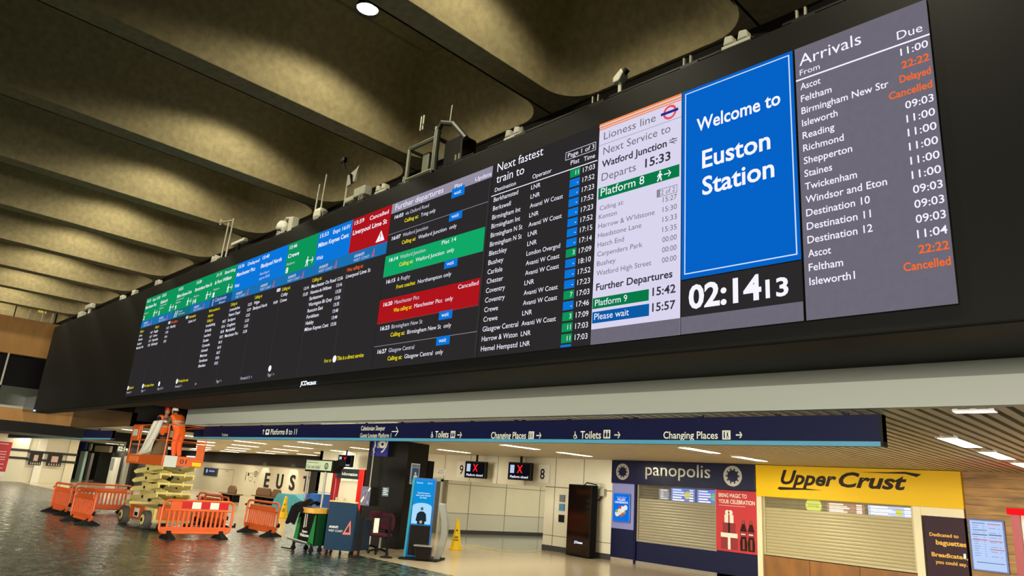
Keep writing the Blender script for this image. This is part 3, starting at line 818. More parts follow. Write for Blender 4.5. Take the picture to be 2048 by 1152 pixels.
# ------------------------------------------------------------------ fascia, slatted soffit
FYc = 8.4
XL0, XL1 = -27.8, -22.8     # bay with its ceiling panels taken out
struct(MB().box(XL1, 4, 6.5, FYc, 3.62, 4.2, black_matte), 'trim_1')
struct(MB().box(-46, XL0, 6.5, FYc, 3.62, 4.2, black_gloss), 'trim_2')
struct(MB().box(XL1, 4, FYc, FYc + .12, SOF + .02, 3.46, white_fascia).box(XL1, 4, FYc + .005, FYc + .12, 3.46, 3.63, mat('grey_fascia', '#77796f', .5)).box(XL1, 4, FYc - .03, FYc + .12, SOF, SOF + .025, white_fascia), 'trim_3')
struct(MB().box(-46, XL0, FYc, FYc + .12, SOF, 3.63, black_gloss), 'trim_4')
soffit = mat('soffit_slat', '#cfc4a6', 0.5, noise=.05, nscale=3)
soffit_gap = mat('soffit_gap', '#7d745e', 0.8)
sm = MB()
sm.slab([(XL1, FYc + .12), (4, FYc + .12), (4, 40), (XL1, 40)], SOF + .09, SOF + .2, soffit_gap)
sm.slab([(XL0, 10.8), (XL1, 10.8), (XL1, 40), (XL0, 40)], SOF + .09, SOF + .2, soffit_gap)
sm.slab([(-75, FYc + .12), (XL0, FYc + .12), (XL0, 40), (-75, 40)], SOF + .09, SOF + .2, soffit_gap)
x = 3.9
while x > -32:
    y0 = 10.8 if XL0 < x < XL1 + .1 else FYc + .13
    sm.box(x - .1, x, y0, 27.0, SOF, SOF + .1, soffit); x -= .17
while x > -72:
    sm.box(x - .8, x, FYc + .13, 30.0, SOF, SOF + .1, soffit); x -= .83
struct(sm, 'ceiling_soffit')
struct(MB().box(XL0 - .2, XL1, 10.8, 10.9, SOF, 6.2, dark_edge).box(XL0 - .2, XL0, 8.4, 10.8, SOF, 6.2, dark_edge).box(XL1, XL1 + .1, 8.52, 10.8, SOF + .1, 6.2, dark_edge).box(XL0 - .2, XL1 + .1, 7.6, 10.9, 6.1, 6.2, dark_edge), 'wall_void')


def make_tube():
    t = thing('linear_ceiling_light', 'x', 'ceiling light', (0, 0, 0), 'linear lights in the slatted ceiling')
    f = MB()
    for s_ in (-1, 1): f.box(s_ * .135 - .012, s_ * .135 + .012, -.72, .72, -.015, .06, white)
    f.box(-.147, .147, -.74, -.72, -.015, .06, white); f.box(-.147, .147, .72, .74, -.015, .06, white)
    f.build('frame', t)
    MB().add([(-.123, -.72, 0), (.123, -.72, 0), (.123, .72, 0), (-.123, .72, 0)], [(0, 3, 2, 1)], glow('tube_diffuser', (1.0, 0.94, 0.75), LINEAR_LAMP, True)).build('diffuser', t)
    return t


lx0 = -2.82; tube0 = None
for ci in range(11):
    x = lx0 - 5.7 * ci
    for ri, y in enumerate((9.9, 12.25, 14.55, 16.95)):
        if XL0 - .2 < x < XL1 + .2 and y < 11.4: continue
        if ci in (0, 4) and ri == 0: continue
        o = make_tube() if tube0 is None else copy_tree(tube0)
        if tube0 is None: tube0 = o
        o.location = (x, y, SOF - .005)
        o['label'] = 'narrow lit strip light set in the slatted ceiling'
for ci, x in enumerate((-31, -37, -43, -49, -55, -61, -67, -20.2, -25.5)):
    for y in ((19.3, 21.8, 24.0) if ci < 7 else (22.0, 24.5)):
        o = copy_tree(tube0); o.location = (x, y, SOF - .005)
        o['label'] = 'narrow lit strip light set in the slatted ceiling'
# glare lights by the fascia
for x in (-14.6, -13.0, -1.85):
    o = copy_tree(tube0); o.location = (x, 8.74 if x > -3 else 8.95, SOF - .004); o.rotation_euler = (0, 0, math.pi / 2)
    if x > -3: o.scale = (.6, .26, 1)
    o['label'] = {-14.6: 'strip light set lengthwise behind the top of the long navy sign', -13.0: 'shorter seen strip light above the Guest Lounge arrow of the navy sign', -1.85: 'strip light beyond the end of the navy sign, along the pale fascia'}[x]

# ------------------------------------------------------------------ long hanging sign
YS = 8.75


def sx(px, py, Y=YS): return AY(px, py, Y).x


def hang_sign(name, label, x0, x1, Y, z0, z1, hangers, ztop=None):
    t = thing(name, label, 'sign', ((x0 + x1) / 2, Y, z0))
    MB().box(x0, x1, Y, Y + .12, z0 + .055, z1, navy).build('panel', t)
    MB().box(x0, x1 - .03, Y - .006, Y + .12, z0, z0 + .055, sign_blue).build('light_blue_strip', t)
    MB().box(x1 - .03, x1, Y - .012, Y + .126, z0, z1, black).build('end_cap', t)
    hb = MB()
    for x in hangers: hb.box(x - .03, x + .03, Y + .03, Y + .08, z1, ztop or SOF + .02, dark_metal)
    hb.build('hanger', t)
    return t


p = AY(1768, 893, YS); q = AY(1768, 828, YS)
SZ0, SZ1 = p.z, q.z
xl = sx(404, 880)
t = hang_sign('wayfinding_sign', 'long navy hanging sign with white directions and a light blue lower strip', xl, p.x, YS, SZ0, SZ1, [sx(px, 850) for px in (440, 520, 600, 730, 800, 860, 940, 1028, 1043, 1134, 1247, 1267, 1398, 1553, 1690)])
YL = YS - .004


def pict_toilet(mb, x, z, s_):
    mb.rect(x, x + s_, z, z + s_, YL, sign_text)
    for k in (.28, .72):
        disc(mb, x + s_ * k, z + s_ * .82, s_ * .09, YL - .002, navy, 10)
        mb.poly([(x + s_ * (k - .12), z + s_ * .7), (x + s_ * (k - .16), z + s_ * .35), (x + s_ * (k - .07), z + s_ * .12), (x + s_ * (k + .07), z + s_ * .12), (x + s_ * (k + .16), z + s_ * .35), (x + s_ * (k + .12), z + s_ * .7)], YL - .002, navy)
    mb.rect(x + s_ * .485, x + s_ * .515, z + s_ * .1, z + s_ * .9, YL - .002, navy)


def pict_wheel(mb, x, z, s_):
    ring(mb, x + s_ * .42, z + s_ * .3, s_ * .22, s_ * .32, YL, sign_text, 18)
    disc(mb, x + s_ * .38, z + s_ * .95, s_ * .1, YL, sign_text, 10)
    mb.poly([(x + s_ * .3, z + s_ * .82), (x + s_ * .45, z + s_ * .82), (x + s_ * .5, z + s_ * .45), (x + s_ * .36, z + s_ * .45)], YL - .001, sign_text)
    mb.poly([(x + s_ * .42, z + s_ * .42), (x + s_ * .68, z + s_ * .4), (x + s_ * .85, z + s_ * .08), (x + s_ * .75, z + s_ * .05), (x + s_ * .6, z + s_ * .32), (x + s_ * .4, z + s_ * .34)], YL - .001, sign_text)


def pict_change(mb, x, z, s_):
    mb.rect(x, x + s_, z, z + s_, YL, sign_text)
    disc(mb, x + s_ * .25, z + s_ * .8, s_ * .09, YL - .002, navy, 10); mb.rect(x + s_ * .17, x + s_ * .33, z + s_ * .12, z + s_ * .7, YL - .002, navy)
    ring(mb, x + s_ * .65, z + s_ * .25, s_ * .1, s_ * .17, YL - .002, navy, 14)
    mb.poly([(x + s_ * .55, z + s_ * .75), (x + s_ * .72, z + s_ * .75), (x + s_ * .72, z + s_ * .35), (x + s_ * .58, z + s_ * .35)], YL - .002, navy)
    mb.rect(x + s_ * .4, x + s_ * .85, z + s_ * .82, z + s_ * .86, YL - .002, navy)


lt = MB()


def stext(st, px0, px1, py, hpx=14, bold=.012):
    a = AY(px0, py, YS); b = AY(px1, py, YS)
    h = AY(px0, py - hpx, YS).z - a.z
    lt.text(st, a.x, a.z, YL, sign_text, h=h, w=b.x - a.x, bold=bold)
    return a, b


stext('Toilets', 870, 897, 875, 13); stext('Changing Places', 982, 1052, 877, 13); stext('Toilets', 1161, 1202, 877, 15); stext('Changing Places', 1327, 1436, 877, 14)
stext('Platforms 8 to 11', 541, 593, 869, 11, .004); stext('Caledonian Sleeper', 722, 770, 861, 9, 0); stext('Guest Lounge Platform 1', 720, 782, 875, 9, 0); stext('Toilets', 443, 456, 872, 5, 0)
for px, py, spx in ((901, 876, 14), (1207, 877, 17)):
    a = AY(px, py, YS); pict_toilet(lt, a.x, a.z, AY(px, py - spx, YS).z - a.z)
for px, py, spx in ((861, 874, 13), (1146, 876, 16)):
    a = AY(px, py, YS); pict_wheel(lt, a.x, a.z - .01, (AY(px, py - spx, YS).z - a.z) * .85)
for px, py, spx in ((1057, 878, 15), (1445, 879, 18)):
    a = AY(px, py, YS); pict_change(lt, a.x, a.z, AY(px, py - spx, YS).z - a.z)
for px, px1, py in ((915, 924, 870), (1073, 1083, 871), (1229, 1241, 870), (1472, 1485, 870), (784, 797, 863)):
    a = AY(px, py, YS); b = AY(px1, py, YS); arrow(lt, a.x, a.z, b.x - a.x, YL, sign_text, t=.018)
a = AY(531, 868, YS); lt.rect(a.x, a.x + .2, a.z - .02, a.z + .12, YL, sign_text); lt.rect(a.x + .05, a.x + .15, a.z + .03, a.z + .09, YL - .002, navy)
a = AY(524, 869, YS); lt.rect(a.x + .05, a.x + .07, a.z, a.z + .12, YL, sign_text); lt.poly([(a.x, a.z + .08), (a.x + .06, a.z + .14), (a.x + .12, a.z + .08), (a.x + .06, a.z + .1)], YL, sign_text)
lt.build('white_lettering', t)
p2 = AY(222, 879, 9.0)
t = hang_sign('wayfinding_sign', 'navy hanging sign running to the far end past the lift', -52, p2.x, 9.0, p2.z - .0, p2.z + .36, (-34, -36, -38, -40, -43))
MB().text('Platforms', p2.x - 6.2, p2.z + .12, 8.995, sign_text, h=.09, w=1.6).build('white_lettering', t)
q2 = AY(300, 866, 10.4)
t = hang_sign('wayfinding_sign', 'short navy sign in the open bay behind the lift platform', -27.2, -24.9 + .3, 10.4, 2.92, 3.36, (-26.9, -25.2), 6.1)

# ------------------------------------------------------------------ back walls of the passage
YB = 19.48
hz = 2.13
wl = MB()
wl.box(-24.4, -14.66, YB, YB + .3, hz, SOF + .1, cream)        # header over the passage opening
wl.box(-17.65, -14.66, YB, YB + .3, 0, hz, cream)
wl.box(-33.6, -24.4, YB, YB + .3, 0, SOF + .1, cream)
struct(wl, 'wall_passage')
sb = MB()
for x in (-31.9, -30.2, -28.5, -26.8, -25.4, -23.4, -21.8, -20.2, -18.7, -17.2, -15.9): sb.box(x - .012, x + .012, YB - .004, YB + .01, (hz if -24.4 < x < -17.7 else .15), SOF, seam)
for z in (1.1, 2.14): sb.box(-33.6, -24.4, YB - .004, YB + .01, z - .01, z + .01, seam)
sb.box(-17.65, -14.66, YB - .004, YB + .01, 2.13, 2.16, seam); sb.box(-17.65, -14.66, YB - .004, YB + .01, .5, .52, seam)
struct(sb, 'trim_5')
struct(MB().box(-17.66, -14.66, YB - .02, YB, 0, .18, skirting).box(-33.6, -24.4, YB - .02, YB, 0, .15, skirting), 'baseboard_passage')
# recess side wall
a = AZ(886, 1062); b = AZ(1122, 1074)
A = Vector((-23.45, 19.8, 0)); Bv = Vector((-22.35, 26.3, 0))
fr = Frame(A, (Bv - A))
LW = (Bv - A).length
struct(MB(fr).box(0, LW + 3, 0, .3, 0, SOF + .1, cream), 'wall_recess')
rs = MB(fr)
for u in (1.1, 3.0, 4.9): rs.box(u - .012, u + .012, -.006, .01, .15, SOF, seam)
rs.box(0, LW, -.006, .01, 1.98, 2.0, seam); rs.box(0, LW, -.004, .01, .16, .82, mat('pale_grey_band', '#cfcdbd', .45)); rs.box(0, LW, -.008, .01, .81, .83, seam)
struct(rs, 'trim_6')
struct(MB(fr).box(0, LW + 3, -.03, 0, 0, .16, skirting), 'baseboard_recess')
struct(MB().box(-24.5, -12, 29, 29.3, 0, SOF + .1, cream2).box(-17.65, -17.4, YB + .3, 29, 0, SOF, cream2), 'wall_recess_end')
rp = [AZ(*q) for q in ((889, 1069), (905, 1082), (930, 1090), (960, 1096), (1000, 1103), (1040, 1106), (1075, 1104), (1100, 1100), (1122, 1094))]
pp = [(q.x, q.y) for q in rp] + [(-18.2, 22.0), (-20.5, 28.9), (-22.4, 28.9)]
struct(MB().slab(pp, -.05, .004, mat('grey_wet_terrazzo', '#8f928c', .14, noise=.25, nscale=5, bump=.06)), 'floor_recess')
ym = MB()
for i, (qx, qy) in enumerate(((944, 1091), (958, 1093.5), (974, 1096.5), (990, 1099), (1008, 1101.5), (1030, 1103.5), (1050, 1103.5), (1072, 1102))):
    q = AZ(qx, qy); ym.box(q.x - .05, q.x + .05, q.y - .28, q.y + .3, .004, .008, mat('hatch_yellow', '#d8c258', .4))
o = struct(ym, 'floor_marking')
# EUST wall far behind
YE = 26.0
struct(MB().box(-72, -44.6, YE, YE + .3, 0, 2.28, cream2), 'wall_lounge')
struct(MB().box(-72, -33.4, YE - .15, YE + .3, 2.28, SOF + .1, mat('charcoal_band', '#2d2926', .6)).box(-45.6, -44.2, YE - .1, YE + .3, 0, 2.3, mat('charcoal_band', '#2d2926')).box(-44.2, -33.3, 30, 30.3, 0, SOF, cream2), 'wall_lounge_header')
struct(MB().box(-33.6, -33.3, YB, 30, 0, SOF, cream2), 'wall_lounge_side')


def k8(x, y): return (380 + x / 7.877, 900 + y / 7.877)


def flat(name, label, cat, mb, loc, group=None):
    o = mb.build(name, None, loc); tag(o, label, cat, group); return o


ee = mat('letter_charcoal', '#2b2a2c', .5)
for ch, c0, c1, zt in (('E', (1165, 575), (1262, 575), 1), ('U', (1352, 600), (1475, 600), 1), ('S', (1557, 625), (1668, 625), 1), ('T', (1765, 640), (1880, 640), 1)):
    a = AY(*k8(*c0), YE); b = AY(*k8(*c1), YE)
    vs, fs, W = textgeo(ch, .02)
    m = MB(); h = 1.02; wd = b.x - a.x - .25
    n = len(vs)
    m.add([(a.x + v[0] * wd / W, YE - .05, .74 + v[1] * h / CAP) for v in vs], fs, ee)
    m.add([(a.x + v[0] * wd / W, YE - .001, .74 + v[1] * h / CAP) for v in vs], fs, ee)
    flat('wall_letter', 'tall charcoal letter %s on the spotlit white lounge wall' % ch, 'wall letter', m, (a.x, YE, .74), 'letters on the lounge wall')
m = MB(); a = AY(*k8(865, 480), YE)
m.rect(a.x, a.x + .1, a.z, a.z + .5, YE - .004, ee); disc(m, a.x + .05, a.z + .62, .06, YE - .004, ee); disc(m, a.x + .45, a.z + .5, .14, YE - .004, ee)
ring(m, a.x + .95, a.z + .3, .3, .34, YE - .004, ee); disc(m, a.x + .95, a.z + .3, .06, YE - .004, ee)
for r in (.18, .34, .5):
    m.add([(a.x + 1.7 + r * math.sin(q), YE - .004, a.z + .2 + r * math.cos(q)) for q in [-.8 + .2 * i for i in range(9)]] + [(a.x + 1.7 + (r + .07) * math.sin(q), YE - .004, a.z + .2 + (r + .07) * math.cos(q)) for q in [-.8 + .2 * i for i in range(9)]], [(i, i + 1, i + 10, i + 9) for i in range(8)], ee)
disc(m, a.x + 1.7, a.z - .05, .06, YE - .004, ee)
flat('wall_symbols', 'row of charcoal service symbols left of the letter E', 'wall graphic', m, (a.x, YE, a.z))
for px in (510, 567):
    l = bpy.data.lights.new('wall_washer', 'SPOT'); l.energy = 110; l.spot_size = math.radians(62); l.spot_blend = .6; l.color = (1, .93, .75)
    p = AY(px, 930, YE - .9); lo = bpy.data.objects.new('wall_washer', l); COL.objects.link(lo); lo.location = (p.x, YE - .9, SOF - .1)
    lo.rotation_euler = (math.radians(28), 0, 0)
# lounge screen and notices
a = AY(*k8(205, 395), YE - .1); b = AY(*k8(435, 290), YE - .1)
t = thing('lounge_screen', 'dark wall screen with a small blue badge on the white lounge wall', 'screen', (a.x, YE - .1, a.z))
MB().box(a.x, b.x, YE - .1, YE, a.z, b.z, mat('screen_slate', '#3b3f4a', .3)).build('panel', t, bevel=.01)
sc = MB(); disc(sc, a.x + (b.x - a.x) * .24, (a.z + b.z) / 2 + .06, .16, YE - .104, glow('badge_blue', '#9fc4ff')); sc.rect(a.x + (b.x - a.x) * .4, a.x + (b.x - a.x) * .82, (a.z + b.z) / 2 + .0, (a.z + b.z) / 2 + .13, YE - .104, glow('badge_blue2', '#7b9ce0'))
sc.build('picture', t)
a = AY(*k8(548, 375), YE); b = AY(*k8(605, 340), YE)
m = MB(); m.rect(a.x, b.x, a.z, b.z, YE - .004, white); m.text('STOP', a.x + .03, a.z + .08, YE - .006, red, h=.2, w=(b.x - a.x) * .9)
flat('door_notice', 'small red and white notice on the white lounge door', 'notice', m, (a.x, YE, a.z))
sd = MB(); a = AY(*k8(640, 640), YE); c = AY(*k8(680, 300), YE)
sd.rect(a.x, a.x + .05, .1, 1.75, YE - .003, seam); sd.rect(a.x - 3.2, a.x, 1.75, 1.79, YE - .003, seam)
struct(sd, 'door_2')
# blue lit signs behind the lift
for px, py, wd, lb in ((372, 917, 1.7, 'lit blue white sign behind the right rail of the lift'), (395, 917, .8, 'small lit blue shield sign beside the larger one')):
    a = AY(px, py, YE - .3); m = MB(); m.box(a.x, a.x + wd, YE - .3, YE - .16, a.z - .22, a.z + .25, glow('lit_sign', '#dfe8ff', 1.3))
    flat('lit_sign', lb, 'sign', m, (a.x, YE - .3, a.z))


# ------------------------------------------------------------------ platform screens, number signs
def tv(x0, x1, z0, z1, Y, label, skew=0):
    t = thing('platform_screen', label, 'screen', ((x0 + x1) / 2, Y, z0), 'platform closed screens')
    fr = Frame(((x0 + x1) / 2, Y, z0), (math.cos(skew), math.sin(skew), 0))
    W = x1 - x0; H = z1 - z0
    MB(fr).box(-W / 2, W / 2, 0, .16, 0, H, dark_metal).build('casing', t, bevel=.02)
    MB(fr).rect(-W / 2 + .05, W / 2 - .05, .05, H - .05, -.003, glow('tv_black', '#0c0d12')).build('display', t)
    c = MB(fr); s_ = H * .45; cx = .02; cz = H * .62
    rr = glow('tv_red', '#ff2222', 1.2)
    for k in (1, -1):
        c.poly([(cx - s_ * .45, cz + k * s_ * .5), (cx - s_ * .25, cz + k * s_ * .5), (cx + s_ * .45, cz - k * s_ * .5), (cx + s_ * .25, cz - k * s_ * .5)][::-k], -.006, rr)
    c.build('red_cross', t)
    c = MB(fr); c.rect(-W * .4, -W * .22, H * .38, H * .84, -.006, glow('tv_pale', '#b8c8e8')); c.text('Platform closed', 0, H * .12, -.006, glow('tv_white', '#e8ecff', 1.1), h=H * .13, w=W * .78, align='C', bold=.02)
    c.build('white_lettering', t)
    MB(fr).box(-.04, .04, .06, .1, H, SOF - z0, dark_metal).build('hanger', t)
    return t


a = AY(930, 957, 18.9); b = AY(970, 922, 18.9); tv(a.x, b.x, 2.27, 2.9, 18.9, 'hanging screen with red cross beside the number 9', .12)
a = AY(1017, 957, 18.9); b = AY(1061, 922, 18.9); tv(a.x, b.x, 2.3, 2.93, 18.9, 'hanging screen with red cross beside the number 8', .12)
a = AY(676, 933, 18.4); b = AY(702, 911, 18.4); tv(a.x, b.x, 2.38, 2.93, 18.4, 'hanging screen with red cross above the red information stand', .12)
for n_, px0, px1, lb in (('9', 912, 931, 'white square sign with a black numeral nine, left of its screen'), ('8', 1071, 1098, 'white square sign with a black numeral eight, right of its screen')):
    a = AY(px0, 958, YB - .05); b = AY(px1, 958, YB - .05)
    t = thing('number_sign', lb, 'sign', (a.x, YB, 2.25))
    MB().box(a.x, b.x, YB - .05, YB, 2.27, 2.9, mat('sign_white', '#efece0', .5)).build('plate', t)
    MB().text(n_, (a.x + b.x) / 2, 2.4, YB - .054, black, h=.36, w=.22, align='C', bold=.01).build('numeral', t)
# grey framed glass door left of the opening
dm = MB(); dm.box(-24.4, -24.3, YB - .06, YB, 0, 2.15, grey_plastic); dm.box(-23.5, -23.4, YB - .06, YB, 0, 2.15, grey_plastic); dm.box(-24.4, -23.4, YB - .06, YB, 2.05, 2.2, grey_plastic)
dm.box(-24.3, -23.5, YB - .03, YB - .01, 0, 2.05, mat('door_grey_glass', '#55554e', .25))
struct(dm, 'door_1')
m = MB(); m.box(-23.9, -23.3, YB - .02, YB, 2.3, 2.55, white); m.text('DO NOT', -23.6, 2.46, YB - .024, black, h=.05, w=.36, align='C'); m.text('OBSTRUCT', -23.6, 2.37, YB - .024, black, h=.05, w=.42, align='C')
flat('door_notice', 'white notice with two dark lines above the grey glass door', 'notice', m, (-23.6, YB, 2.3))

# ------------------------------------------------------------------ black totem in front of the jamb wall
t = thing('advertising_totem', 'tall black glossy advertising totem standing beside the passage opening', 'totem', (-15.6, 18.8, 0))
a = AZ(1131, 1110); b = AZ(1178, 1118)
fr = Frame((a.x, a.y, 0), (b.x - a.x, b.y - a.y, 0)); W = (Vector((b.x, b.y, 0)) - Vector((a.x, a.y, 0))).length
MB(fr).box(0, W, 0, .3, .02, 2.28, black_matte).build('casing', t, bevel=.01)
MB(fr).box(.02, W - .02, -.012, 0, .06, 2.25, mat('totem_glass', '#140e0a', .06)).build('glass_front', t)
MB(fr).box(W - .02, W + .01, -.02, .02, .05, 2.27, dark_metal).build('edge_trim', t)
MB(fr).text('JCDecaux', W * .36, .42, -.016, glow('maker_sign2', '#dfe8ff', 1.5), h=.07, w=W * .36, bold=.03).build('lit_lettering', t)
MB(fr).tube([(W * .6, .1, 2.28), (W * .7, .1, 2.36), (W * .95, .1, 2.33), (W * 1.05, .2, 2.3)], .02, black_rubber).build('cable', t)
p = AY(1206, 985, YB - .05)
m = MB(); m.box(p.x - .12, p.x + .12, YB - .15, YB, p.z - .12, p.z + .12, grey_plastic); m.tube([(p.x, YB - .1, p.z - .1), (p.x - .1, YB - .1, p.z - .25), (p.x - .4, YB - .1, p.z - .27)], .02, dark_metal)
flat('wall_bracket', 'grey bracket and conduit on the wall right of the black totem', 'bracket', m, (p.x, YB, p.z - .25))
p = AY(1125, 1022, YB)
for dz, col_, lb in ((.42, '#6f7276', 'grey notice plate left of the black totem'), (.12, '#4c86a8', 'blue notice plate left of the black totem'), (-.25, '#111111', 'black call point box left of the black totem')):
    m = MB(); m.box(p.x - .13, p.x + .1, YB - .05, YB, p.z + dz - .12, p.z + dz + .12, mat('plate' + col_, col_, .5)); flat('wall_plate', lb, 'wall plate', m, (p.x, YB, p.z + dz - .12))

# ------------------------------------------------------------------ bakery kiosk (navy)
PX0, PX1 = -14.63, -9.6
shopnavy = mat('shop_navy', '#141839', .4, spec=.2)
lilac_paint = mat('lilac_paint', '#7d80b8', .5)
t = thing('shop_fascia', 'navy shop fascia with silver panopolis lettering and two wreaths', 'shop sign', (-12, YB, 2.42))
MB().box(PX0, PX1, YB - .12, YB + .2, 2.41, SOF - .01, mat('fascia_navy', '#0e1136', .3, spec=.4)).build('panel', t, bevel=.01)
silver = mat('silver_letter', '#d8d6cc', .25, metal=.7)
m = MB(); m.text('panopolis', -13.27, 2.71, YB - .15, silver, h=.38, w=2.28)
m.text('panopolis', -13.27, 2.71, YB - .121, silver, h=.38, w=2.28); m.build('lettering', t)
for cx, cz, r in ((-14.18, 2.78, .26), (-10.28, 2.8, .29)):
    m = MB(); ring(m, cx, cz, r * .58, r, YB - .125, silver, 36)
    for k in range(30):
        A_ = 2 * math.pi * k / 30; rr = r * (.8 + .22 * ((k * 7) % 3 - 1) * .6)
        disc(m, cx + rr * math.cos(A_), cz + rr * math.sin(A_), r * .1, YB - .13, silver if k % 3 else shopnavy, 6)
    m.build('wreath_emblem', t)
struct(MB().box(PX0, -13.75, YB - .05, YB + .3, .12, 1.0, shopnavy).box(PX0, -13.75, YB - .05, YB + .3, 1.0, 2.41, lilac_paint).box(PX0, -13.75, YB - .03, YB + .3, 0, .12, mat('stone_plinth', '#9a8f7c', .5)), 'wall_pier')
t = thing('light_box', 'blue lit light box poster of filled croissants on the pier', 'light box', (-14.2, YB - .05, 1.18))
MB().box(-14.55, -13.87, YB - .1, YB - .05, 1.2, 2.1, mat('lightbox_frame', '#3f6fc0', .4)).build('frame', t, bevel=.02)
MB().rect(-14.52, -13.9, 1.23, 2.07, YB - .102, glow('lightbox_blue', '#0f6fe0', 1.0)).build('display', t)
m = MB(); m.text('Freshly Filled', -14.21, 1.95, YB - .104, LT_SOFT, h=.045, w=.36, align='C'); m.text('FILLED', -14.21, 1.87, YB - .104, LT_WHITE, h=.06, w=.3, align='C', bold=.03); m.text('CROISSANTS', -14.21, 1.785, YB - .104, LT_WHITE, h=.06, w=.52, align='C', bold=.03); m.build('lettering', t)
m = MB()
for (x_, z_, r_, c_) in ((-14.36, 1.46, .09, '#f2ead0'), (-14.26, 1.53, .1, '#e8e4d0'), (-14.16, 1.6, .1, '#f6f0e0'), (-14.04, 1.66, .08, '#f3efe6'), (-14.2, 1.45, .08, '#b8672a'), (-14.1, 1.52, .07, '#d08a48'), (-14.25, 1.66, .05, '#d84030'), (-14.38, 1.54, .05, '#8fae3a')): disc(m, x_, z_, r_, YB - .105 - .0005 * (r_ * 100 % 7), glow('food' + c_, c_, .95), 12)
m.build('picture', t)
# shutters
shut = mat('shutter_grey', '#9c947d', .38, metal=.25)


def perforated(key, col, clear):
    m = bpy.data.materials.new(key); m.use_nodes = True; nt = m.node_tree; b = nt.nodes['Principled BSDF']
    b.inputs['Base Color'].default_value = lin(col); b.inputs['Roughness'].default_value = .4; b.inputs['Metallic'].default_value = .2
    tr = nt.nodes.new('ShaderNodeBsdfTransparent'); mx = nt.nodes.new('ShaderNodeMixShader'); o = nt.nodes['Material Output']
    ck = nt.nodes.new('ShaderNodeTexVoronoi'); ck.inputs['Scale'].default_value = 60; ck.inputs['Randomness'].default_value = 0
    tc = nt.nodes.new('ShaderNodeTexCoord'); r = nt.nodes.new('ShaderNodeMath'); r.operation = 'LESS_THAN'; r.inputs[1].default_value = clear
    nt.links.new(tc.outputs['Object'], ck.inputs['Vector']); nt.links.new(ck.outputs['Distance'], r.inputs[0]); nt.links.new(r.outputs[0], mx.inputs[0])
    nt.links.new(b.outputs[0], mx.inputs[1]); nt.links.new(tr.outputs[0], mx.inputs[2]); nt.links.new(mx.outputs[0], o.inputs[0])
    return m


perf = perforated('perforated_shutter', '#9c947d', .46)
perf2 = perforated('perforated_cream_shutter', '#bcb28c', .44)


def shutter(label, x0, x1, z0, z1, y, pm, sm_, zp, pitch=.083):
    t = thing('roller_shutter', label, 'shutter', ((x0 + x1) / 2, y, z0))
    c = MB(); pf = MB(); z = z0 + .06
    while z < z1 - .005:
        zt = min(z1, z + pitch)
        pts = [(z, .0), (z + .012, -.014), (z + pitch * .55, -.02), (zt - .01, -.012), (zt, .0)]
        vs = []
        for zz, yy in pts: vs += [(x0, y + yy, zz), (x1, y + yy, zz)]
        (pf if z > zp else c).add(vs, [(2 * i, 2 * i + 1, 2 * i + 3, 2 * i + 2) for i in range(4)], pm if z > zp else sm_)
        z = zt
    c.build('curtain', t); pf.build('perforated_curtain', t)
    MB().box(x0, x1, y - .03, y + .02, z0, z0 + .06, sm_).build('bottom_rail', t)
    MB().box(x0 - .06, x0, y - .04, y + .04, z0, z1, sm_).build('guide_rail', t)
    MB().box(x1, x1 + .06, y - .04, y + .04, z0, z1, sm_).build('guide_rail', t)
    return t


shutter('closed grey roller shutter under the navy fascia', -13.62, -10.93, .68, 2.42, YB + .06, perf, shut, 1.92)
struct(MB().box(-13.75, -13.68, YB - .04, YB + .3, 0, 2.42, mat('door_edge_navy', '#15183a', .4)), 'door_3')
struct(MB().box(-13.75, -9.6, YB + .03, YB + .6, .0, .68, shopnavy).box(-13.75, PX1, YB + .0, YB + .05, 0, .1, mat('kick_stone', '#8d8474', .5)), 'wall_counter')


def menu(label, x0, x1, z0, z1, y, cols_):
    t = thing('menu_screen', label, 'screen', ((x0 + x1) / 2, y, z0), 'menu screens behind the shutters')
    MB().box(x0, x1, y, y + .06, z0, z1, dark_metal).build('casing', t)
    MB().box((x0 + x1) / 2 - .03, (x0 + x1) / 2 + .03, y + .02, y + .05, z1, SOF, dark_metal).build('hanger', t)
    MB().rect(x0 + .02, x1 - .02, z0 + .02, z1 - .02, y - .002, glow('menu' + cols_[0], cols_[0], 1.6)).build('display', t)
    m = MB(); n = 5
    for i in range(n):
        z = z1 - (z1 - z0) * (i + 1) / (n + 1)
        m.rect(x0 + .08, x0 + (x1 - x0) * (.45 + .1 * (i % 3)), z - .02, z + .02, y - .004, glow('menu' + cols_[1], cols_[1], 1.8))
        m.rect(x1 - .22, x1 - .08, z - .02, z + .02, y - .004, glow('menu' + cols_[1], cols_[1], 1.8))
    disc(m, x0 + (x1 - x0) * .68, (z0 + z1) / 2, (z1 - z0) * .25, y - .005, glow('menu' + cols_[2], cols_[2], 1.4), 16)
    m.build('menu_lines', t)


menu('blue menu screen with yellow circle behind the grey shutter', -12.75, -11.85, 1.95, 2.4, YB + .5, ('#3a6fd0', '#e8f0ff', '#e0d060'))
menu('lilac blue menu screen nearest the red poster', -11.83, -10.95, 1.95, 2.4, YB + .5, ('#4a6ad8', '#e8f0ff', '#58c0a0'))
menu('dim grey menu screen at left behind the grey shutter', -13.2, -12.78, 1.98, 2.35, YB + .5, ('#6f7480', '#c0c4cc', '#8890a0'))
struct(MB().box(-13.7, -4.4, YB + 1.6, YB + 1.7, 0, SOF, mat('shop_dark', '#3a342a', .7)), 'wall_shop_back')
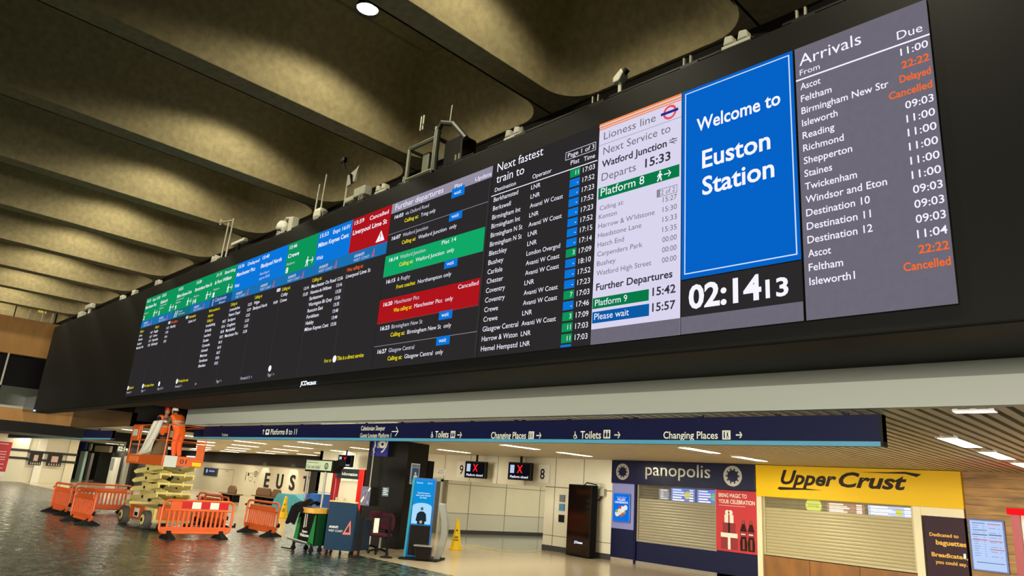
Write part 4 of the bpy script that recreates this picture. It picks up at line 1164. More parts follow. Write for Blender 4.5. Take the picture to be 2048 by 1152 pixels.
# red poster with a plain stand-in picture
t = thing('wall_poster', 'red poster headed Bring Magic to Your Celebration with dark bottles', 'poster', (-10.2, YB, .72))
MB().box(-10.87, -9.62, YB - .03, YB + .05, .72, 2.4, mat('poster_red', '#c2202a', .45)).build('sheet', t)
struct(MB().box(-10.87, -9.62, YB, YB + .3, 0, 2.41, shopnavy), 'wall_pier_2')
m = MB(); pw = mat('poster_cream', '#eee2d2', .5)
m.text('BRING MAGIC TO', -10.78, 2.2, YB - .034, pw, h=.11, w=.88, bold=.02); m.text('YOUR CELEBRATION', -10.78, 2.03, YB - .034, pw, h=.11, w=1.12, bold=.02); m.rect(-10.78, -9.95, 1.965, 1.975, YB - .034, pw); m.build('lettering', t)
m = MB(); pr = mat('poster_dark_red', '#8d1219', .5); pk = mat('poster_black', '#241512', .5)
# generic wrapped gifts
m.rect(-10.72, -10.2, .78, 1.12, YB - .034, pr); m.rect(-10.72, -10.2, 1.1, 1.22, YB - .035, pw); m.rect(-10.5, -10.42, .78, 1.12, YB - .036, pw)
m.rect(-10.66, -10.26, 1.22, 1.5, YB - .034, pr); m.rect(-10.49, -10.43, 1.22, 1.5, YB - .036, pk); m.rect(-10.6, -10.32, 1.5, 1.72, YB - .034, pw); m.rect(-10.48, -10.44, 1.5, 1.72, YB - .036, pr)
disc(m, -10.51, 1.78, .07, YB - .036, pw, 14); disc(m, -10.41, 1.78, .07, YB - .036, pw, 14)
m.build('gift_picture', t)
m = MB(); bc = mat('poster_cola', '#2e120c', .4); bl = mat('poster_amber', '#8a3a1c', .4)
for bx in (-10.02, -9.79):
    m.poly([(bx - .1, .78), (bx + .1, .78), (bx + .11, 1.0), (bx + .085, 1.12), (bx + .105, 1.3), (bx + .05, 1.48), (bx + .035, 1.62), (bx - .035, 1.62), (bx - .05, 1.48), (bx - .105, 1.3), (bx - .085, 1.12), (bx - .11, 1.0)], YB - .034, bc)
    m.rect(bx - .095, bx + .095, 1.16, 1.3, YB - .036, pr); m.rect(bx - .07, bx + .06, 1.21, 1.24, YB - .038, pw); m.rect(bx - .03, bx + .03, .82, 1.1, YB - .036, bl); m.rect(bx - .035, bx + .035, 1.5, 1.62, YB - .036, bl)
m.build('bottle_picture', t)

# ------------------------------------------------------------------ baguette kiosk (yellow)
t = thing('shop_fascia', 'bright yellow shop fascia with black Upper Crust script', 'shop sign', (-7, YB, 2.29))
MB().box(-9.58, -4.52, YB - .12, YB + .2, 2.29, SOF - .01, mat('fascia_yellow', '#efc300', .5, spec=.25)).build('panel', t, bevel=.01)
cy = mat('script_black', '#2a1d10', .45)
m = MB(); yq = YB - .125
m.text('Upper', -8.85, 2.66, yq, cy, h=.36, w=1.5, bold=.03, shear=.32); m.text('Crust', -7.3, 2.66, yq, cy, h=.36, w=1.62, bold=.03, shear=.3)
m.poly([(-8.95, 2.52), (-8.9, 2.57), (-8.2, 2.565), (-7.72, 2.535), (-8.2, 2.525), (-8.88, 2.49)], yq - .002, cy)
m.poly([(-6.8, 3.04), (-6.1, 3.06), (-5.72, 3.085), (-5.35, 3.04), (-5.45, 2.97), (-5.7, 3.035), (-6.2, 3.03)], yq - .003, cy)
m.build('script_lettering', t)
creamy = mat('cream_frame', '#e8dfb8', .45)
struct(MB().box(-9.6, -9.45, YB - .06, YB + .2, 0, 2.3, creamy).box(-5.62, -5.45, YB - .06, YB + .2, 0, 2.3, creamy).box(-5.45, -4.55, YB - .04, YB + .2, 2.09, 2.3, creamy), 'trim_7')
shutter('closed cream roller shutter under the yellow fascia', -9.39, -5.68, .76, 2.29, YB + .06, perf2, mat('shutter_cream', '#b8ad84', .4, metal=.15), 2.0, .085)
m = MB()
m.box(-9.45, -5.62, YB + .0, YB + .5, 0, .74, mat('oak_counter', '#8c5a18', .5, noise=.25, nscale=4, stretch=(1, 1, .3)))
for x in (-8.2, -6.95): m.box(x - .01, x + .01, YB - .004, YB, 0, .74, mat('oak_seam', '#5e3c10', .6))
struct(m, 'wall_counter_2')
menu('white lit menu screen with fruit shapes behind the cream shutter', -6.85, -5.75, 1.95, 2.27, YB + .5, ('#a8c4f8', '#e8f0ff', '#d8e040'))
menu('dull red menu board behind the cream shutter', -7.9, -6.9, 1.98, 2.27, YB + .5, ('#8a5850', '#e8d8d0', '#a06a60'))
t = thing('round_badge', 'round lime green badge behind the cream shutter', 'sign', (-8.3, YB + .45, 1.98)); m = MB(); m.cyl((-8.22, YB + .45, 2.14), (-8.22, YB + .48, 2.14), .21, glow('lime', '#cfe04a', 1.5), 24); m.build('disc', t); MB().box(-8.24, -8.2, YB + .46, YB + .475, 2.34, SOF, dark_metal).build('hanger', t)
m = MB(); m.text('COFFEE', -8.22, 2.11, YB + .445, glow('lime_ink', '#40500c', 1), h=.06, w=.3, align='C'); m.build('lettering', t)
# purple-brown door panel
t = thing('door_panel', 'dark plum door panel reading Dedicated to baguettes in gold', 'door panel', (-5, YB, 0))
MB().box(-5.4, -4.56, YB - .06, YB, 0, 2.08, mat('plum', '#3a2530', .5)).build('panel', t)
gold = mat('gold_letter', '#e0b020', .45)
m = MB(); yq = YB - .064
m.text('Dedicated to', -5.3, 1.64, yq, gold, h=.075, w=.6, bold=.025); m.text('baguettes', -5.18, 1.46, yq, gold, h=.105, w=.62, bold=.03); m.text('Breadicated,', -5.29, 1.19, yq, gold, h=.09, w=.74, bold=.03); m.text('you could say.', -5.22, 1.04, yq, gold, h=.075, w=.64, bold=.025)
m.build('gold_lettering', t)
MB().box(-4.63, -4.57, YB - .12, YB - .06, 1.2, 1.32, steel).build('lock', t, bevel=.01)
# wood wall and timetable screen
def plank_mat():
    m = bpy.data.materials.new('plank_wall'); m.use_nodes = True; nt = m.node_tree; b = nt.nodes['Principled BSDF']; L = nt.links.new
    tc = nt.nodes.new('ShaderNodeTexCoord'); mp = nt.nodes.new('ShaderNodeMapping'); mp.inputs['Scale'].default_value = (.7, 1, 5)
    n = nt.nodes.new('ShaderNodeTexNoise'); n.inputs['Scale'].default_value = 2.2; n.inputs['Detail'].default_value = 7
    r = nt.nodes.new('ShaderNodeValToRGB'); r.color_ramp.elements[0].color = lin('#70501f'); r.color_ramp.elements[0].position = .3; r.color_ramp.elements[1].color = lin('#c0904a'); r.color_ramp.elements[1].position = .7
    L(tc.outputs['Object'], mp.inputs[0]); L(mp.outputs[0], n.inputs['Vector']); L(n.outputs['Fac'], r.inputs[0]); L(r.outputs[0], b.inputs['Base Color']); b.inputs['Roughness'].default_value = .55
    return m


plank = plank_mat()
m = MB(); z = 0
while z < SOF: m.box(-4.52, 4, YB + .002 * (int(z * 10) % 2), YB + .3, z, min(SOF + .05, z + .195), plank); z += .2
struct(m, 'wall_plank')
t = thing('timetable_screen', 'white lit timetable screen with thin red lines on the plank wall', 'screen', (-4.13, YB - .08, 1.0))
MB().box(-4.48, -3.78, YB - .08, YB - .01, .98, 2.1, mat('tt_frame', '#3d5a9a', .35)).build('casing', t, bevel=.01)
MB().rect(-4.445, -3.82, 1.015, 2.06, YB - .083, glow('tt_white', '#bcd2fb', 1.0)).build('display', t)
m = MB(); ti = glow('tt_ink', '#6c7a96', 1); tr_ = glow('tt_red', '#e0604a', 1); tk = glow('tt_dark', '#3a4254', 1)
for (x0, x1, z, c_) in ((-4.4, -4.15, 2.01, ti), (-4.1, -3.86, 2.0, tr_), (-4.4, -4.13, 1.86, ti), (-4.42, -4.13, 1.76, tk), (-4.1, -3.85, 1.77, tk), (-4.42, -4.13, 1.65, tr_), (-4.1, -3.84, 1.64, tr_), (-4.1, -3.83, 1.46, tr_), (-4.38, -3.85, 1.17, ti)): m.rect(x0, x1, z - .008, z + .008, YB - .086, c_)
for i in range(14):
    z = 1.96 - .05 * i
    m.rect(-4.4, -4.28 - .02 * (i % 3), z - .004, z + .004, YB - .085, ti); m.rect(-4.2, -4.17, z - .004, z + .004, YB - .085, ti)
    if i % 2: m.rect(-4.08, -3.95, z - .004, z + .004, YB - .085, ti); m.rect(-3.91, -3.87, z - .004, z + .004, YB - .085, ti)
m.build('timetable_lines', t)
# red photo booth at the picture edge
a = AY(2018, 1027, 16.5)
t = thing('photo_booth', 'red framed white booth cut off by the right edge', 'booth', (a.x + .8, 16.5, 0))
zt_ = a.z
MB().box(a.x - .03, a.x + 2.2, 16.45, 17.6, zt_ - .02, zt_ + .1, glow('booth_lit_red', '#ff1a22', 1.0)).build('lit_header', t, bevel=.01)
MB().box(a.x + .02, a.x + .16, 16.5, 17.5, 0, zt_ - .02, mat('booth_red', '#8e1216', .4)).build('red_post', t)
MB().box(a.x + .16, a.x + 2.2, 16.6, 17.5, 0, zt_ - .02, mat('booth_white', '#d5d5cc', .5)).build('body', t)

# ------------------------------------------------------------------ dark stone pillar with its notices
a = AZ(737, 1092); b = AZ(835, 1100)
PC = (-18.55, 13.0)
pl = mat('dark_granite', '#191713', .6, noise=.25, nscale=14)
c0 = Vector((-18.75, 12.6, 0)); 
zt0 = SOF
cA = AZ(714, 1091); cB = AZ(795, 1099); cC = AZ(838, 1096)
cA.z = cB.z = cC.z = 0
cD = cA + (cC - cB)
struct(MB().slab([(cA.x, cA.y), (cB.x, cB.y), (cC.x, cC.y), (cD.x, cD.y)], 0, SOF + .05, pl), 'pillar_concourse')
fp = Frame(cA, cB - cA); FW = (cB - cA).length
fq = Frame(cB, cC - cB); FQ = (cC - cB).length


def onface(fr, FWd, o, d, px, py):
    """pixel to (u, z) on a vertical face"""
    r = ray(px, py); nrm = fr.v; k = (fr.o - Vector((0, 0, EYE))).dot(nrm) / r.dot(nrm)
    P = Vector((0, 0, EYE)) + r * k
    return (P - fr.o).dot(fr.u), P.z


u0, z0 = onface(fp, FW, 0, 0, 748, 912); u1, z1 = onface(fp, FW, 0, 0, 784, 886)
fh = Frame(cA - fp.v * .25, cB - cA)
t = thing('hearing_loop_sign', 'royal blue hanging sign with white hearing loop ear symbol', 'sign', tuple(fh((u0, 0, z0))))
rb = mat('royal_blue', '#12187c', .5, spec=.2)
MB(fh).box(u0, u1, 0, .05, z0, SOF - .05, rb).build('panel', t)
m = MB(fh); Wd = u1 - u0
ring(m, u0 + Wd * .62, z0 + .36, .045, .12, -.003, sign_text, 18); m.text('T', u0 + Wd * .62, z0 + .325, -.006, rb, h=.07, align='C', bold=.02)
m.tube([(u0 + Wd * .15, -.004, z0 + .45), (u0 + Wd * .2, -.004, z0 + .3), (u0 + Wd * .13, -.004, z0 + .2), (u0 + Wd * .18, -.004, z0 + .08)], .025, sign_text, 4)
m.tube([(u0 + Wd * .9, -.004, z0 + .47), (u0 + Wd * .85, -.004, z0 + .3), (u0 + Wd * .7, -.004, z0 + .16), (u0 + Wd * .6, -.004, z0 + .12)], .025, sign_text, 4)
for k in range(3): m.tube([(u0 + Wd * (.32 + .06 * k), -.004, z0 + .24), (u0 + Wd * (.36 + .07 * k), -.004, z0 + .33), (u0 + Wd * (.33 + .06 * k), -.004, z0 + .42)], .008, sign_text, 4)
m.build('ear_symbol', t)
u0, z0 = onface(fp, FW, 0, 0, 727, 1010); u1, z1 = onface(fp, FW, 0, 0, 750, 974)
fh = Frame(cA - fp.v * .3, cB - cA)
t = thing('hearing_poster', 'dark violet poster with a white crossed ear symbol on the pillar corner', 'poster', tuple(fh((u0, 0, z0))))
MB(fh).box(u0, u1, 0, .03, z0, z1, mat('dusk_violet', '#3c3a58', .4)).build('sheet', t)
m = MB(fh); Wd = u1 - u0; H_ = z1 - z0
m.poly([(u0 + Wd * .05, z0 + H_ * .22), (u0 + Wd * .16, z0 + H_ * .12), (u0 + Wd * .42, z0 + H_ * .42), (u0 + Wd * .32, z0 + H_ * .5)], -.003, sign_text)
m.poly([(u0 + Wd * .7, z0 + H_ * .8), (u0 + Wd * .8, z0 + H_ * .72), (u0 + Wd * .98, z0 + H_ * .92), (u0 + Wd * .88, z0 + H_ * .98)], -.003, sign_text)
m.tube([(u0 + Wd * .3, -.004, z0 + H_ * .6), (u0 + Wd * .4, -.004, z0 + H_ * .78), (u0 + Wd * .62, -.004, z0 + H_ * .8), (u0 + Wd * .7, -.004, z0 + H_ * .6), (u0 + Wd * .6, -.004, z0 + H_ * .4), (u0 + Wd * .5, -.004, z0 + H_ * .25)], .02, mat('lilac_ink', '#8d8ab0'), 5)
m.rect(u0 + Wd * .72, u0 + Wd * .9, z0 + H_ * .1, z0 + H_ * .25, -.003, mat('lilac_ink', '#8d8ab0'))
m.build('ear_symbol', t)
MB(fh).cyl((u0 + Wd * .8, .02, z1), (u0 + Wd * .8, .02, SOF), .018, grey_plastic, 8).build('stand_pole', t)
u0, z0 = onface(fp, FW, 0, 0, 764, 992); u1, z1 = onface(fp, FW, 0, 0, 779, 975)
t = thing('pillar_notice', 'small teal notice with white lines on the dark pillar', 'notice', tuple(fp((u0, 0, z0))))
MB(fp).box(u0, u1, -.02, 0, z0, z1, mat('teal_notice', '#1f5a78', .4)).build('sheet', t)
m = MB(fp)
for k in range(4): m.rect(u0 + .03, u1 - .03 - .03 * (k % 2), z0 + (z1 - z0) * (.2 + .2 * k) - .012, z0 + (z1 - z0) * (.2 + .2 * k) + .012, -.023, sign_text)
m.build('white_lines', t)
u0, z0 = onface(fq, FQ, 0, 0, 818, 968); u1, z1 = onface(fq, FQ, 0, 0, 839, 928)
t = thing('pillar_poster', 'tall blue poster with a white border and speech bubbles on the pillar', 'poster', tuple(fq((u0, 0, z0))))
MB(fq).box(u0, u1, -.03, 0, z0, z1, mat('pale_border', '#b9c8dc', .5)).build('border', t)
MB(fq).rect(u0 + .04, u1 - .04, z0 + .03, z1 - .04, -.034, mat('poster_blue', '#244f86', .45)).build('sheet', t)
m = MB(fq); Wd = u1 - u0; H_ = z1 - z0
m.text('WE ARE', u0 + Wd / 2, z0 + H_ * .84, -.037, sign_text, h=.04, w=Wd * .6, align='C'); m.text('HERE TO HELP', u0 + Wd / 2, z0 + H_ * .77, -.037, sign_text, h=.04, w=Wd * .75, align='C')
m.rect(u0 + Wd * .42, u0 + Wd * .6, z0 + H_ * .48, z0 + H_ * .58, -.037, sign_text); disc(m, u0 + Wd * .55, z0 + H_ * .32, .09, -.037, sign_text, 14, 1.3); disc(m, u0 + Wd * .35, z0 + H_ * .12, .08, -.037, mat('poster_teal', '#6fb0b8'), 12)
m.build('picture', t)
p = fq((FQ + .06, .08, 2.3)); m = MB(Frame(p, fq.u)); m.box(-.04, .3, -.1, .1, -.35, .35, black_matte); flat('loudspeaker', 'slim black box fixed at the corner of the dark pillar', 'loudspeaker', m, p)

# ------------------------------------------------------------------ blue information kiosk
a = AZ(806, 1117); b = AZ(858, 1121)
fr = Frame((a.x, a.y, 0), (b.x - a.x, b.y - a.y, 0)); KW = .68
t = thing('information_kiosk', 'tall blue touch screen kiosk showing a standing figure in dark clothes', 'kiosk', (a.x, a.y, 0))
teal = mat('kiosk_teal', '#147a92', .35)
MB(fr).prism([(0, .05), (.06, .05), (.10, 2.09), (.04, 2.09)], -.02, .12, teal).build('side_fin', t)
MB(fr).box(.06, KW, 0, .12, .05, 2.09, mat('kiosk_frame', '#0f5aa0', .3)).build('frame', t, bevel=.02)
MB(fr).box(.1, KW - .04, -.012, 0, .1, .86, mat('kiosk_black', '#151310', .35)).build('lower_panel', t)
MB(fr).rect(.11, KW - .05, .88, 2.03, -.01, glow('kiosk_blue', '#0f8fd8', 1.0, True)).build('display', t)
m = MB(fr); pb = glow('kiosk_pale', '#a8dcfc', 1.0); cxk = (.11 + KW - .05) / 2; hw = (KW - .16) / 2
m.poly([(.11, .9), (KW - .05, .9), (KW - .05, 1.34)] + [(cxk + hw * math.cos(q), 1.34 + .1 * math.sin(q)) for q in [math.pi * i / 12 for i in range(1, 12)]] + [(.11, 1.34)], -.012, pb)
m.build('pale_panel', t)
m = MB(fr); dk = glow('kiosk_dark', '#1e2a36', 1.0)
disc(m, cxk, 1.29, .045, -.015, glow('kiosk_skin', '#56616a'), 14, .85)
m.poly([(cxk - .05, 1.22), (cxk + .05, 1.22), (cxk + .12, 1.16), (cxk + .145, .98), (cxk + .06, .94), (cxk - .06, .94), (cxk - .145, .98), (cxk - .12, 1.16)], -.015, dk); m.rect(cxk - .1, cxk + .1, .89, .96, -.0155, dk); disc(m, cxk, .95, .04, -.017, glow('kiosk_hand', '#c9a878'), 10)
m.build('figure_picture', t)
m = MB(fr); kw_ = glow('kiosk_white', '#e8f6ff', 1.0)
m.text('Euston', .16, 1.94, -.013, kw_, h=.045); m.text('02:14', KW - .1, 1.94, -.013, kw_, h=.04, align='R')
for k, (s_, wd) in enumerate((('Touch the screen to', .34), ('start your search', .4), ('for help', .18))): m.text(s_, cxk, 1.68 - k * .06, -.013, kw_, h=.036, w=wd, align='C', bold=.02)
m.build('white_lettering', t)
MB(fr).slab([(-.1, -.25), (KW + .25, -.3), (KW + .4, .55), (.1, .6)], 0, .05, black_matte).build('base_plate', t, bevel=.02)
# curved steel back
m = MB(fr); n = 14
prof = []
for i in range(n + 1):
    z = .05 + 1.4 * i / n; prof.append((KW + .12 + .14 * math.sin(math.pi * i / n), z))
vs = []; 
for (x, z) in prof: vs += [(x, -.02, z), (x + .16, -.02, z), (x + .16, .5, z), (x, .5, z)]
fs = []
for i in range(n):
    for k in range(4): fs.append((4 * i + k, 4 * i + (k + 1) % 4, 4 * i + 4 + (k + 1) % 4, 4 * i + 4 + k))
fs += [(3, 2, 1, 0), (4 * n, 4 * n + 1, 4 * n + 2, 4 * n + 3)]
m.add(vs, fs, steel); m.build('steel_back', t, smooth=False)
p = AZ(826, 1116)
t = thing('step_box', 'low black step box standing at the foot of the blue kiosk', 'box', (p.x, p.y, .05))
f2 = Frame((a.x, a.y, 0), fr.u)
MB(f2).prism([(.36, .05), (.74, .05), (.76, .36), (.30, .36)], -.34, -.03, mat('step_black', '#141210', .3)).build('body', t, bevel=.01)
MB(f2).box(.28, .78, -.36, -.02, .36, .385, mat('step_edge', '#77736b', .4)).build('top', t)

# ------------------------------------------------------------------ queue post, chairs, desk, cart
def retract_post(q, label, belt_to=None):
    q = Vector(q); t = thing('queue_post', label, 'queue post', (q.x, q.y, 0))
    MB().lathe([(.001, .0), (.17, .0), (.17, .02), (.04, .06), (.001, .06)], (q.x, q.y, 0), black_rubber).build('base', t)
    MB().cyl((q.x, q.y, .05), (q.x, q.y, .95), .032, black_matte).build('pole', t)
    MB().cyl((q.x, q.y, .93), (q.x, q.y, 1.02), .045, black_matte).build('head', t)
    if belt_to is not None:
        e = Vector(belt_to); P = Vector((q.x, q.y, .95)); d = (e - P); nrm = d.cross(Vector((0, 0, 1))).normalized() * .004
        MB().add([P + nrm - Vector((0, 0, .04)), e + nrm - Vector((0, 0, .04)), e + nrm + Vector((0, 0, .04)), P + nrm + Vector((0, 0, .04)), P - nrm - Vector((0, 0, .04)), e - nrm - Vector((0, 0, .04)), e - nrm + Vector((0, 0, .04)), P - nrm + Vector((0, 0, .04))], [(0, 1, 2, 3), (7, 6, 5, 4), (0, 4, 5, 1), (3, 2, 6, 7)], black_rubber).build('belt', t)
    return q


q1 = Vector((-16.22, 10.9, 0))
q = retract_post((-16.13, 11.72, 0), 'black retractable belt post left of the blue kiosk', (q1.x, q1.y, .96))
retract_post(q1, 'black retractable belt post in front of the navy desk')
m = MB(Frame(((q.x + q1.x) / 2, (q.y + q1.y) / 2, 0), (q.x - q1.x, q.y - q1.y, 0))); m.box(-.07, .07, -.03, -.01, .62, .98, cream2)
flat('hanging_tag', 'cream card hanging from the black queue belt', 'card', m, ((q.x + q1.x) / 2, (q.y + q1.y) / 2, .62))


def chair(px, py, label, rz):
    q = AZ(px, py); t = thing('office_chair', label, 'chair', (q.x, q.y, 0), 'maroon chairs by the pillar')
    fr = Frame((q.x, q.y, 0), (math.cos(rz), math.sin(rz), 0)); mr = mat('maroon_cloth', '#4a1e2a', .85, noise=.1)
    MB(fr).box(-.24, .24, -.24, .24, .45, .54, mr).build('seat', t, bevel=.04)
    MB(fr).prism([(-.22, .62), (.22, .62), (.25, .8), (.22, 1.0), (.15, 1.06), (-.15, 1.06), (-.22, 1.0), (-.25, .8)], .2, .29, mr).build('backrest', t, bevel=.03)
    MB(fr).box(-.04, .04, .26, .31, .4, .8, black_matte).build('back_bar', t)
    MB(fr).cyl((0, 0, .12), (0, 0, .46), .035, steel).build('column', t)
    for k in range(5):
        A_ = 2 * math.pi * k / 5
        l = MB(fr).tube([(0, 0, .14), (.28 * math.cos(A_), .28 * math.sin(A_), .07)], .025, black_matte).build('leg', t)
        MB(fr).cyl((.28 * math.cos(A_), .28 * math.sin(A_) - .02, .03), (.28 * math.cos(A_), .28 * math.sin(A_) + .02, .03), .03, black_rubber, 10).build('caster', l)


chair(757, 1108, 'maroon office chair in front of the dark pillar behind the queue belt', .35)
chair(737, 1100, 'maroon office chair half hidden behind the navy desk', .5)

# navy desk
c = [AZ(645, 1108), AZ(700, 1113), AZ(739, 1108)]
for v_ in c: v_.z = 0
fr = Frame(c[0], c[1] - c[0]); DW_ = (c[1] - c[0]).length; DD = .95
t = thing('help_desk', 'navy wheeled help desk with a red outlined triangle logo', 'desk', (c[0].x, c[0].y, 0))
dn = mat('desk_navy', '#0a2a42', .4); dn2 = mat('desk_slate', '#14222f', .4)
vs = []
MB(fr).prism([(0, .12), (DW_, .12), (DW_ + .02, 1.3), (0, 1.34)], 0, .06, dn).build('front_panel', t)
f3 = Frame(fr((DW_, 0, 0)), c[2] - c[1])
MB(f3).prism([(0, .12), (DD, .12), (DD, .95), (.32, .97), (.02, 1.3), (0, 1.3)], 0, .05, dn2).build('side_panel', t)
MB(fr).box(.02, DW_ - .02, .06, .38, .9, .95, dn).build('worktop', t)
MB(fr).box(0, .05, .06, .38, .12, 1.25, dn).build('side_panel', t)
MB(fr).box(.0, DW_ + .02, -.01, .1, 1.315, 1.345, mat('desk_top_edge', '#c8b46a', .5)).build('top_edge', t)
m = MB(fr); rl = mat('logo_coral', '#e8604c', .5); wl_ = mat('desk_white', '#dcdcd4', .5)
m.text('AVANTI', DW_ * .1, .66, -.004, wl_, h=.055, w=DW_ * .33, bold=.03); m.text('WEST COAST', DW_ * .1, .57, -.004, wl_, h=.05, w=DW_ * .52); m.build('white_lettering', t)
m = MB(fr); delta(m, DW_ * .62, .52, .36, -.006, rl); m.build('triangle_logo', t)
for u, v_ in ((.08, .05), (DW_ * .6, .05), (DW_ - .05, .1), (DW_ - .12, .5), (.1, .32)):
    P = fr((u, v_, 0)); MB(Frame(P, fr.u)).cyl((-.02, 0, .05), (.02, 0, .05), .05, black_rubber, 12).box(-.02, .02, -.02, .02, .05, .13, dark_metal).build('caster', t)

# green and black welcome cart with the Can we help sign
a = AZ(583, 1100); b = AZ(629, 1108)
fr = Frame((a.x, a.y, 0), (b.x - a.x, b.y - a.y, 0)); CWd = (Vector((b.x, b.y, 0)) - Vector((a.x, a.y, 0))).length * .87
t = thing('welcome_cart', 'green and black wheeled welcome cart with a curved wooden counter', 'cart', (a.x, a.y, 0))
gr = mat('cart_green', '#0e7430', .4); gk = mat('cart_black', '#0c0c0b', .5); gd = mat('cart_dark_green', '#083018', .45)
MB(fr).prism([(0.02, .22), (CWd, .18), (CWd * .98, 1.0), (.12, 1.0)], 0, .05, gk).build('front_panel', t)
MB(fr).prism([(0, .22), (.16, .22), (.2, .85), (.1, .85)], -.01, 0, gr).prism([(CWd * .72, .18), (CWd, .18), (CWd * .98, .95), (CWd * .94, .95)], -.01, 0, gr).build('green_wedge', t)
MB(fr).box(CWd - .03, CWd, .05, .4, .18, .98, gd).build('side_panel', t)
MB(fr).box(.06, CWd - .03, .05, .4, .2, .9, gd).build('body', t)
n = 12
pts = [(.12, .0), (CWd * .2, -.12)] + [(CWd * .3 + CWd * .7 * i / n, -.14 - .05 * math.sin(math.pi * i / n)) for i in range(n + 1)] + [(CWd + .03, .05), (CWd + .02, .44), (.08, .44)]
MB(fr).slab(pts, .98, 1.12, mat('cart_wood', '#b8892e', .45, noise=.1)).build('counter', t, bevel=.015)
MB(fr).cyl((-.12, -.1, .3), (CWd * .85, -.1, .24), .028, steel).build('push_bar', t)
m = MB(fr); m.text('Euston', CWd * .4, .48, -.004, white, h=.06, w=.2, bold=.03); m.text('Welcome', CWd * .3, .38, -.004, white, h=.075, w=.36, bold=.03); m.rect(CWd * .42, CWd * .48, .6, .95, -.004, grey_plastic); m.rect(CWd * .52, CWd * .57, .62, .95, -.004, grey_plastic); m.build('white_lettering', t)
for u, v_ in ((.05, .0), (CWd * .25, .3), (CWd * .95, .0), (CWd * .9, .32)):
    P = fr((u, v_, 0)); MB(Frame(P, fr.u)).cyl((-.02, 0, .07), (.02, 0, .07), .07, black_rubber, 12).box(-.025, .025, -.03, .03, .07, .24, dark_metal).build('caster', t)
MB(fr).box(-.35, .05, -.08, -.04, .02, .05, dark_metal).build('foot_bar', t)
# black jacket lying over it
m = MB(fr); nn = 14
vs = []; fs = []
for i in range(nn + 1):
    for j in range(nn + 1):
        u = -.04 + (CWd * .72) * i / nn; v_ = -.24 + .62 * j / nn
        z = 1.13 + .16 * math.exp(-((u - CWd * .42) ** 2) / .1 - ((v_ - .12) ** 2) / .06) + .025 * math.sin(u * 23 + v_ * 9)
        if v_ < -.1: z -= (-.1 - v_) * (3.3 if u < CWd * .45 else 1.2)
        vs.append((u - (.06 if v_ < -.1 else 0), v_, z))
for i in range(nn):
    for j in range(nn): fs.append((i * (nn + 1) + j, (i + 1) * (nn + 1) + j, (i + 1) * (nn + 1) + j + 1, i * (nn + 1) + j + 1))
m.add(vs, fs, mat('jacket_black', '#0b0a09', .85, bump=.2, nscale=20))
o = flat('draped_jacket', 'crumpled black jacket draped over the wooden counter of the cart', 'jacket', m, tuple(fr((.3, .1, 1.12))))
sd_ = o.modifiers.new('thick', 'SOLIDIFY'); sd_.thickness = .03; sd_.offset = 1
# sign on posts
YCs = 10.2
p0 = AY(609, 942, YCs); p1 = AY(661, 919, YCs)
t = thing('help_sign', 'pale green Can we help sign on two grey posts', 'sign', ((p0.x + p1.x) / 2, YCs, 0))
fr2 = Frame((p0.x, YCs, 0), (math.cos(.08), math.sin(.08), 0)); Wd = (p1.x - p0.x) * 1.0
z0_, z1_ = p0.z, p0.z + .33
MB(fr2).box(0, Wd, 0, .3, z0_, z1_, black_matte).build('casing', t, bevel=.02)
MB(fr2).rect(.04, Wd - .05, z0_ + .05, z1_ - .03, -.003, mat('sign_pale_green', '#c3d3b0', .5)).build('face', t)
m = MB(fr2); m.text('Welcome to Euston', .08, z1_ - .1, -.006, black, h=.035, w=Wd * .42); m.text('Can we help?', .08, z0_ + .09, -.006, black, h=.09, w=Wd * .5)
ring(m, Wd * .78, z0_ + .165, .055, .085, -.006, gd, 18); m.rect(Wd * .78 - .015, Wd * .78 + .015, z0_ + .12, z0_ + .19, -.006, gd); m.build('lettering', t)
for px in (613, 648):
    pa = AY(px + 4, 945, YCs + .1); pb_ = AY(px, 1028, YCs + .1)
    MB().cyl((pa.x, YCs + .1, 1.11), (pa.x, YCs + .1, z0_ + .02), .032, steel, 10).build('post', t)
m = MB(fr2); m.prism([(Wd, z0_ + .05), (Wd + .22, z0_ + .2), (Wd + .2, z1_ + .04), (Wd, z1_ - .02)], .05, .25, black_matte); m.build('side_lamp', t)

# red information stand
Yi = 12.9
p0 = AY(668, 934, Yi); p1 = AY(729, 940, Yi)
t = thing('information_stand', 'red framed information stand with an open centre', 'stand', ((p0.x + p1.x) / 2, Yi, 0))
Wd = p1.x - p0.x; zt_ = p0.z
rd = mat('stand_red', '#cc1e1a', .35); rd2 = mat('stand_dark_red', '#8e1a22', .35)
MB().box(p0.x - .02, p0.x + .22, Yi, Yi + .2, 0, zt_, rd2).build('side_post', t, bevel=.02)
MB().box(p1.x - .3, p1.x, Yi, Yi + .2, 0, zt_ - .02, rd).build('side_post', t, bevel=.02)
MB().box(p0.x + .22, p1.x - .3, Yi, Yi + .12, zt_ - .34, zt_ - .03, mat('header_dark', '#22282e', .4)).build('header', t)
MB().text('Information', (p0.x + p1.x) / 2 + .1, zt_ - .24, Yi - .004, sign_text, h=.1, w=Wd * .5, align='C').build('lettering', t)
MB().box(p0.x + .22, p1.x - .3, Yi + .02, Yi + .06, .95, 1.05, mat('ledge_yellow', '#d8c058', .5)).build('ledge', t)
MB().prism([(p0.x + .3, 1.1), (p1.x - .36, 1.1), (p1.x - .36, 1.75), (p1.x - .44, 1.84), (p0.x + .42, 1.84), (p0.x + .34, 1.76)], Yi + .1, Yi + .12, mat('frosted_panel', '#d9d0b6', .3)).build('centre_panel', t)
for x in (p0.x + .35, p0.x + .85): MB().box(x, x + .04, Yi, Yi + .04, 1.05, 1.3, grey_plastic).build('hook', t)

